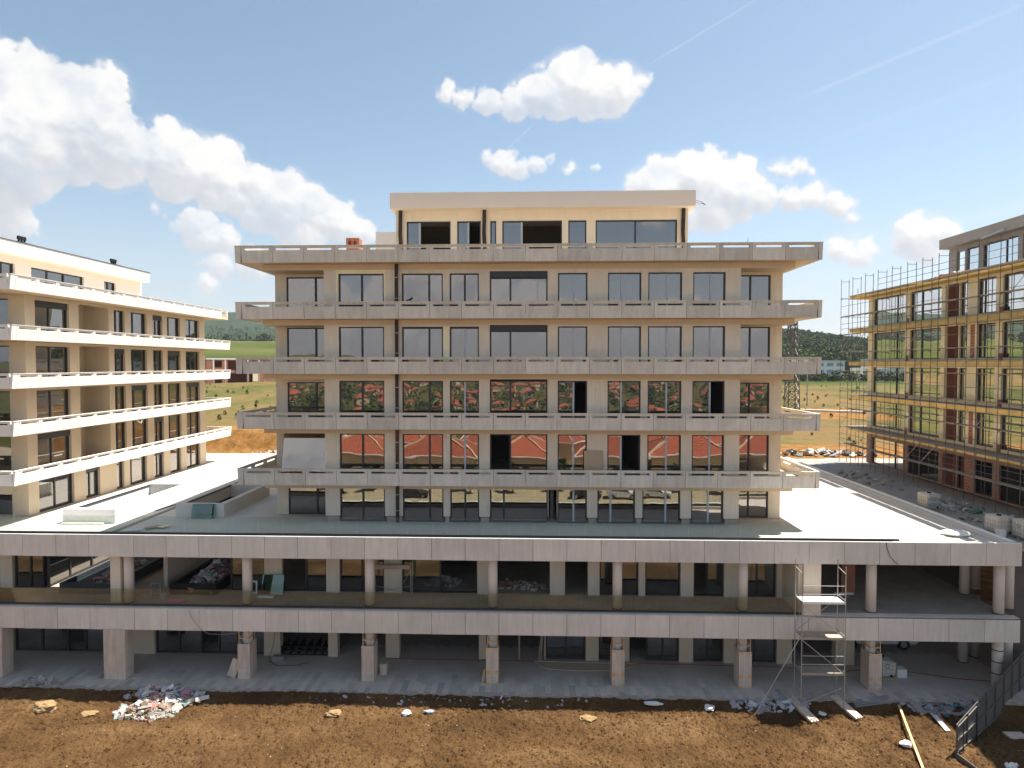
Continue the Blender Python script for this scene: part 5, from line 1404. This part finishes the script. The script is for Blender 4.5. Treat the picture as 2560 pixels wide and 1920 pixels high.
# unfinished clay-block villa, seen between the left and middle blocks
def clay_house(x, y, z, label):
    t = thing('unfinished_house', label, 'house', (x, y, z))
    fc = Face('front', y)
    for lv in range(2):
        zz = z + lv * 3.3
        holes = [(x - 8.0, x - 6.2, zz + (.9 if lv else 0), zz + 2.6), (x - 4.8, x + .0, zz + .2, zz + 2.6), (x + .6, x + 2.4, zz + .2, zz + 2.6), (x + 9.2, x + 12.4, zz, zz + 2.4)]
        mb = MB(); wall_with_holes(fc, mb, x - 10, x + 13, zz, zz + 2.95, .3, holes); mb.build('wall', 'redbrick', t)
        mb = MB()
        for u in (x - 8.3, x - 5.4, x + .3, x + 3.2, x + 4.6, x + 6.9, x + 8.6): mb.box(u - .16, u + .16, y - .03, y - .004, zz, zz + 2.95)
        mb.box(x - 10.1, x + 13.1, y - .05, y + 8, zz + 2.952, zz + 3.3); mb.build('frame', 'foam' if lv else 'concrete', t)
        mb = MB(); mb.box(x - 10, x + 13, y + 4, y + 4.2, zz, zz + 2.94); mb.box(x - 10, x - 9.7, y + .31, y + 3.99, zz, zz + 2.94); mb.box(x + 12.7, x + 13, y + .31, y + 3.99, zz, zz + 2.94); mb.build('inner_wall', 'red_render', t)
    mb = MB(); mb.box(x - 2.2, x - 1.6, y - .4, y - .2, z + 3.4, z + 5.6); mb.build('insulation', 'yellow', t)
    mb = MB(); mb.box(x + 1.4, x + 2.8, y - .4, y - .2, z + .5, z + 2.8); mb.build('insulation', 'yellow', t)
    return t
clay_house(-76, 172, terrain_h(-76, 172) - .3, 'two-storey shell of red clay blocks standing in the field between the blocks').rotation_euler = (0, 0, R(42))
def office(x, y, z, w, h, label, nx_, nf):
    t = thing('office_building', label, 'building', (x, y, z))
    fc = Face('front', y); fh = h / nf
    for f in range(nf):
        zz = z + f * fh
        holes = [(x - w / 2 + (i + .15) * w / nx_, x - w / 2 + (i + .85) * w / nx_, zz + fh * .3, zz + fh * .8) for i in range(nx_)]
        mb = MB(); wall_with_holes(fc, mb, x - w / 2, x + w / 2, zz, zz + fh, .4, holes); mb.build('wall', 'white', t)
        for a, b, c, d in holes: g = MB(); g.quad((a, y + .25, c), (b, y + .25, c), (b, y + .25, d), (a, y + .25, d)); g.build('window', 'film', t)
    mb = MB(); mb.box(x - w / 2 - .3, x + w / 2 + .3, y - .3, y + 14, z + h, z + h + .6); mb.build('roof', 'kerb', t)
    mb = MB(); mb.box(x - w / 2, x - w / 2 + .4, y + .41, y + 13.6, z, z + h); mb.box(x + w / 2 - .4, x + w / 2, y + .41, y + 13.6, z, z + h); mb.box(x - w / 2, x + w / 2, y + 13.6, y + 14, z, z + h); mb.build('side_wall', 'white', t)
office(120, 300, terrain_h(120, 300) - .5, 34, 9, 'pale three-storey building with window strips under the wooded hill', 8, 3)
office(158, 300, terrain_h(150, 300) - .5, 24, 5.6, 'long low white building beside the pale three-storey one', 8, 2)
office(180, 330, terrain_h(180, 330) - .5, 30, 10, 'white building seen through the open end of the scaffolded shell', 9, 3)

def scatter_trees(n, region, hts, seed, name, label, mat='leaf_far', faces=26):
    """a far wood: every tree a ragged clump of leaf faces, joined"""
    rg = random.Random(seed); mb = MB(); k = 0; tries = 0
    while k < n and tries < n * 20:
        tries += 1
        p = region(rg)
        if p is None: continue
        x, y = p; h = rg.uniform(*hts); z = terrain_h(x, y); k += 1
        val = rg.uniform(.15, .75)
        for _ in range(faces):
            u = rg.random(); a = rg.uniform(0, 6.283); q = rg.random() ** .5 * h * .46 * math.sin(math.pi * (0.18 + .80 * u))
            c = Vector((x + math.cos(a) * q, y + math.sin(a) * q, z + h * (.12 + .88 * u)))
            s = h * rg.uniform(.10, .22)
            m = Matrix.Rotation(rg.uniform(0, 6.3), 3, 'Z') @ Matrix.Rotation(rg.uniform(-.9, .9), 3, 'X')
            col = (max(0, min(1, val + rg.uniform(-.25, .25))),) * 3
            mb.quad(c + m @ Vector((-s, -s * .6, 0)), c + m @ Vector((s, -s * .7, s * .2)), c + m @ Vector((s * .2, s, -s * .1)), col=col)
            mb.quad(c + m @ Vector((-s * .7, 0, -s * .6)), c + m @ Vector((s * .8, s * .1, -s * .5)), c + m @ Vector((0, s * .1, s)), col=col)
    return tag(stuff(mb.build(name, mat)), label, 'wood')
def hill_region(rg):
    y = rg.uniform(380, 860); x = rg.uniform(.34, .60) * y
    v = mnoise.fractal(Vector((x * .008, y * .008, 2)), 1, 2, 3)
    if 620 < y < 740 and v < .25: return None
    if y < 620 and v < -.25: return None
    if y < 600 and x / y > .50 and v < .3: return None
    return x, y
scatter_trees(2600, hill_region, (5, 10), 21, 'hill_wood', 'dark green woodland covering the hillside on the right')
scatter_trees(240, lambda rg: (rg.uniform(90, 185), rg.uniform(278, 296)), (2.0, 4.5), 22, 'hedge', 'low green bushes in front of the white buildings below the hill', faces=16)
scatter_trees(34, lambda rg: ((lambda y: (-y * rg.uniform(.34, .52), y))(rg.uniform(84, 165))), (.3, .9), 23, 'field_scrub', 'small dark shrubs dotted over the dry field on the left', faces=40)
scatter_trees(40, lambda rg: ((lambda y: (y * rg.uniform(.36, .52), y))(rg.uniform(80, 200))), (.25, .8), 24, 'field_scrub', 'small green shrubs dotted over the field on the right', faces=40)
scatter_trees(800, lambda rg: ((lambda y: (-y * rg.uniform(.30, .62), y))(rg.uniform(640, 1500))), (5, 11), 25, 'mountain_wood', 'dark scrub woodland at the foot of the mountain on the left', faces=12)

# ================================================================== the street behind the camera, mirrored in the windows
mb = MB(); mb.box(-160, 160, -6.4, 3.2, -1.62, -1.30); struct(mb.build('road', 'asphalt'))
mb = MB(); mb.box(-160, 160, 3.22, 5.0, -1.62, -1.17); struct(mb.build('footway', 'kerb'))
mb = MB(); mb.box(-160, 160, -6.85, -6.42, -1.62, -1.15); struct(mb.build('kerb_line', 'white'))
mb = MB(); mb.box(-160, 160, -60, -6.87, -1.62, -1.20); struct(mb.build('sand_pavement', 'paving'))
mb = MB(); mb.box(-160, 160, 5.02, 27.6, -1.9, -.98); struct(mb.build('soil_apron', 'dirt'))
def house(x, y, rz, w, d, h, rh, label, group='houses across the street'):
    t = thing('house', label, 'house', (0, 0, 0), group)
    mb = MB(); mb.box(-w / 2, w / 2, -d / 2, d / 2, 0, h); mb.build('wall', 'house', t)
    e = .6; rr = max(.5, (w - d) / 2)
    mb = MB(); A = [(-w / 2 - e, -d / 2 - e, h - .1), (w / 2 + e, -d / 2 - e, h - .1), (w / 2 + e, d / 2 + e, h - .1), (-w / 2 - e, d / 2 + e, h - .1)]
    r1, r2 = (-rr, 0, h + rh), (rr, 0, h + rh)
    mb.quad(A[0], A[1], r2, r1); mb.quad(A[1], A[2], r2); mb.quad(A[2], A[3], r1, r2); mb.quad(A[3], A[0], r1); mb.quad(*A[::-1])
    ro = mb.build('roof', 'roof_tile', t)
    mb = MB(); mb.bar(r1, r2, .3); [mb.bar(A[i], (r1, r2, r2, r1)[i], .26) for i in range(4)]; mb.build('ridge_cap', 'house', ro)
    mb = MB(); [mb.bar(A[i], A[(i + 1) % 4], .16) for i in range(4)]; mb.build('gutter', 'white', ro)
    mb = MB(); mb.box(w * .18, w * .18 + .6, -.9, -.4, h + rh * .4, h + rh + .5); mb.build('chimney', 'house', ro)
    for s in (-1, 1):
        for k in range(3):
            for zz in ((.9, 2.1), (3.6, 4.8)):
                if zz[1] > h - .3: continue
                g = MB(); xx = -w / 2 + (k + .5) * w / 3; g.box(xx - .6, xx + .6, s * (d / 2) - .02, s * (d / 2) + .02, *zz); g.build('window', 'frame', t)
    t.location = (x, y, -1.2 if y > -100 else terrain_h(x, y)); t.rotation_euler = (0, 0, rz)
    return t
HL = 'red hip-roofed house across the street, seen mirrored in the windows'
hs = []
rg = random.Random(41)
xh = -60
while xh < 60:
    w = rg.uniform(10, 13.5)
    hs.append(house(xh + w / 2, -25 + rg.uniform(-1.5, 1.5), R(rg.choice((0, 0, 90, 5))), w, rg.uniform(7.5, 9.5), rg.uniform(4.4, 5.0), rg.uniform(2.5, 3.1), HL))
    xh += w * 1.12
for k in range(10): hs.append(house(-66 + k * 14 + rg.uniform(-2, 2), -41 + rg.uniform(-2, 2), R(rg.choice((0, 90, 20))), rg.uniform(11, 14), 9, 4.8, 2.8, HL))
far = thing('house', 'small red-roofed village house far behind, seen mirrored in the windows', 'house', (0, 0, 0), 'village houses on the valley floor')
mb = MB(); mb.box(-5, 5, -4, 4, -5, 5.2); mb.build('wall', 'house', far)
mb = MB(); A = [(-5.6, -4.6, 5.1), (5.6, -4.6, 5.1), (5.6, 4.6, 5.1), (-5.6, 4.6, 5.1)]
mb.quad(A[0], A[1], (1.4, 0, 8), (-1.4, 0, 8)); mb.quad(A[1], A[2], (1.4, 0, 8)); mb.quad(A[2], A[3], (-1.4, 0, 8), (1.4, 0, 8)); mb.quad(A[3], A[0], (-1.4, 0, 8)); mb.build('roof', 'roof_tile', far)
for k in range(290):
    y = -rg.uniform(560, 1350); x = rg.uniform(-.46, .50) * (84 - y)
    if k == 0: far.location = (x, y, terrain_h(x, y)); continue
    o = copy_tree(far, (x, y, terrain_h(x, y)), R(rg.uniform(0, 180))); o.scale = (rg.uniform(.9, 1.6),) * 3
def tree(x, y, z, h, seed, label, group=None):
    rg = random.Random(seed); t = thing('tree', label, 'tree', (x, y, z), group)
    mb = MB(); mb.tube((x, y, z), (x + .1, y, z + h * .55), h * .035, 7, h * .018)
    for k in range(5):
        a = rg.uniform(0, 6.28); mb.tube((x + .06, y, z + h * (.3 + .05 * k)), (x + math.cos(a) * h * .25, y + math.sin(a) * h * .25, z + h * (.55 + .07 * k)), h * .012, 5, h * .004)
    mb.build('trunk', 'bark', t)
    mb = MB()
    for _ in range(520):
        d = Vector((rg.gauss(0, 1), rg.gauss(0, 1), rg.gauss(0, 1))).normalized() * (rg.random() ** .4)
        lob = 1 + .35 * mnoise.noise(d * 2.2 + Vector((seed, 0, 0)))
        c = Vector((x + d.x * h * .32 * lob, y + d.y * h * .32 * lob, z + h * .64 + d.z * h * .36 * lob)); s = h * rg.uniform(.03, .06)
        m = Matrix.Rotation(rg.uniform(0, 6.3), 3, 'Z') @ Matrix.Rotation(rg.uniform(-1.3, 1.3), 3, 'X'); v = rg.uniform(.1, .9)
        mb.quad(c + m @ Vector((-s, -s, 0)), c + m @ Vector((s, -s * .8, 0)), c + m @ Vector((s * .8, s, 0)), c + m @ Vector((-s * .9, s, 0)), col=(v, v, v))
    mb.build('crown', 'leaf', t)
    return t
t0 = tree(-30, -12, -1.2, 4.2, 1, 'roadside tree with a round crown, seen mirrored in the windows', 'trees along the street')
for k in range(16):
    copy_tree(t0, (-48 + k * 6.3 + rg.uniform(-1.5, 1.5), -11 - rg.uniform(0, 5), -1.2), R(rg.uniform(0, 360)))
for k, (x, y, m, lab) in enumerate(((-17, -9.5, 'car_dark', 'dark car parked across the street, seen mirrored in the windows'), (7, -10, 'car_dark', 'dark car parked near the trees, seen mirrored in the windows'), (12, -10.5, 'car_white', 'white car parked across the street, seen mirrored in the windows'), (16.8, -10.5, 'car_white', 'second white car parked across the street, seen mirrored in the windows'))):
    vehicle('parked_car', lab, 'car', (x, y, -1.2), R(4 * k), CAR, 1.75, m, (-1.3, 1.35), .31, [[(-1.45, .98), (.95, .98), (.42, 1.36), (-.95, 1.38)]], 'cars parked across the street')
scatter_trees(2200, lambda rg: ((lambda d: (rg.uniform(-.48, .52) * (84 + d), -d))(rg.uniform(480, 1450))), (6, 13), 31, 'valley_trees', 'green trees scattered through the village, seen mirrored in the windows', 'leaf', faces=12)

# ================================================================== haze over the country
M['haze'] = bpy.data.materials.new('haze'); M['haze'].use_nodes = True
_n = M['haze'].node_tree; _n.nodes.clear()
_v = _n.nodes.new('ShaderNodeVolumePrincipled'); _v.inputs['Color'].default_value = (0.80, 0.88, 1.0, 1); _v.inputs['Density'].default_value = 0.00009; _v.inputs['Anisotropy'].default_value = 0.2
_o = _n.nodes.new('ShaderNodeOutputMaterial'); _n.links.new(_v.outputs[0], _o.inputs['Volume'])
mb = MB(); mb.box(-4600, 4600, -4600, 4800, -60, 260)
hz_o = mb.build('haze', 'haze'); stuff(hz_o); tag(hz_o, 'thin pale haze hanging over the fields and hills', 'haze')
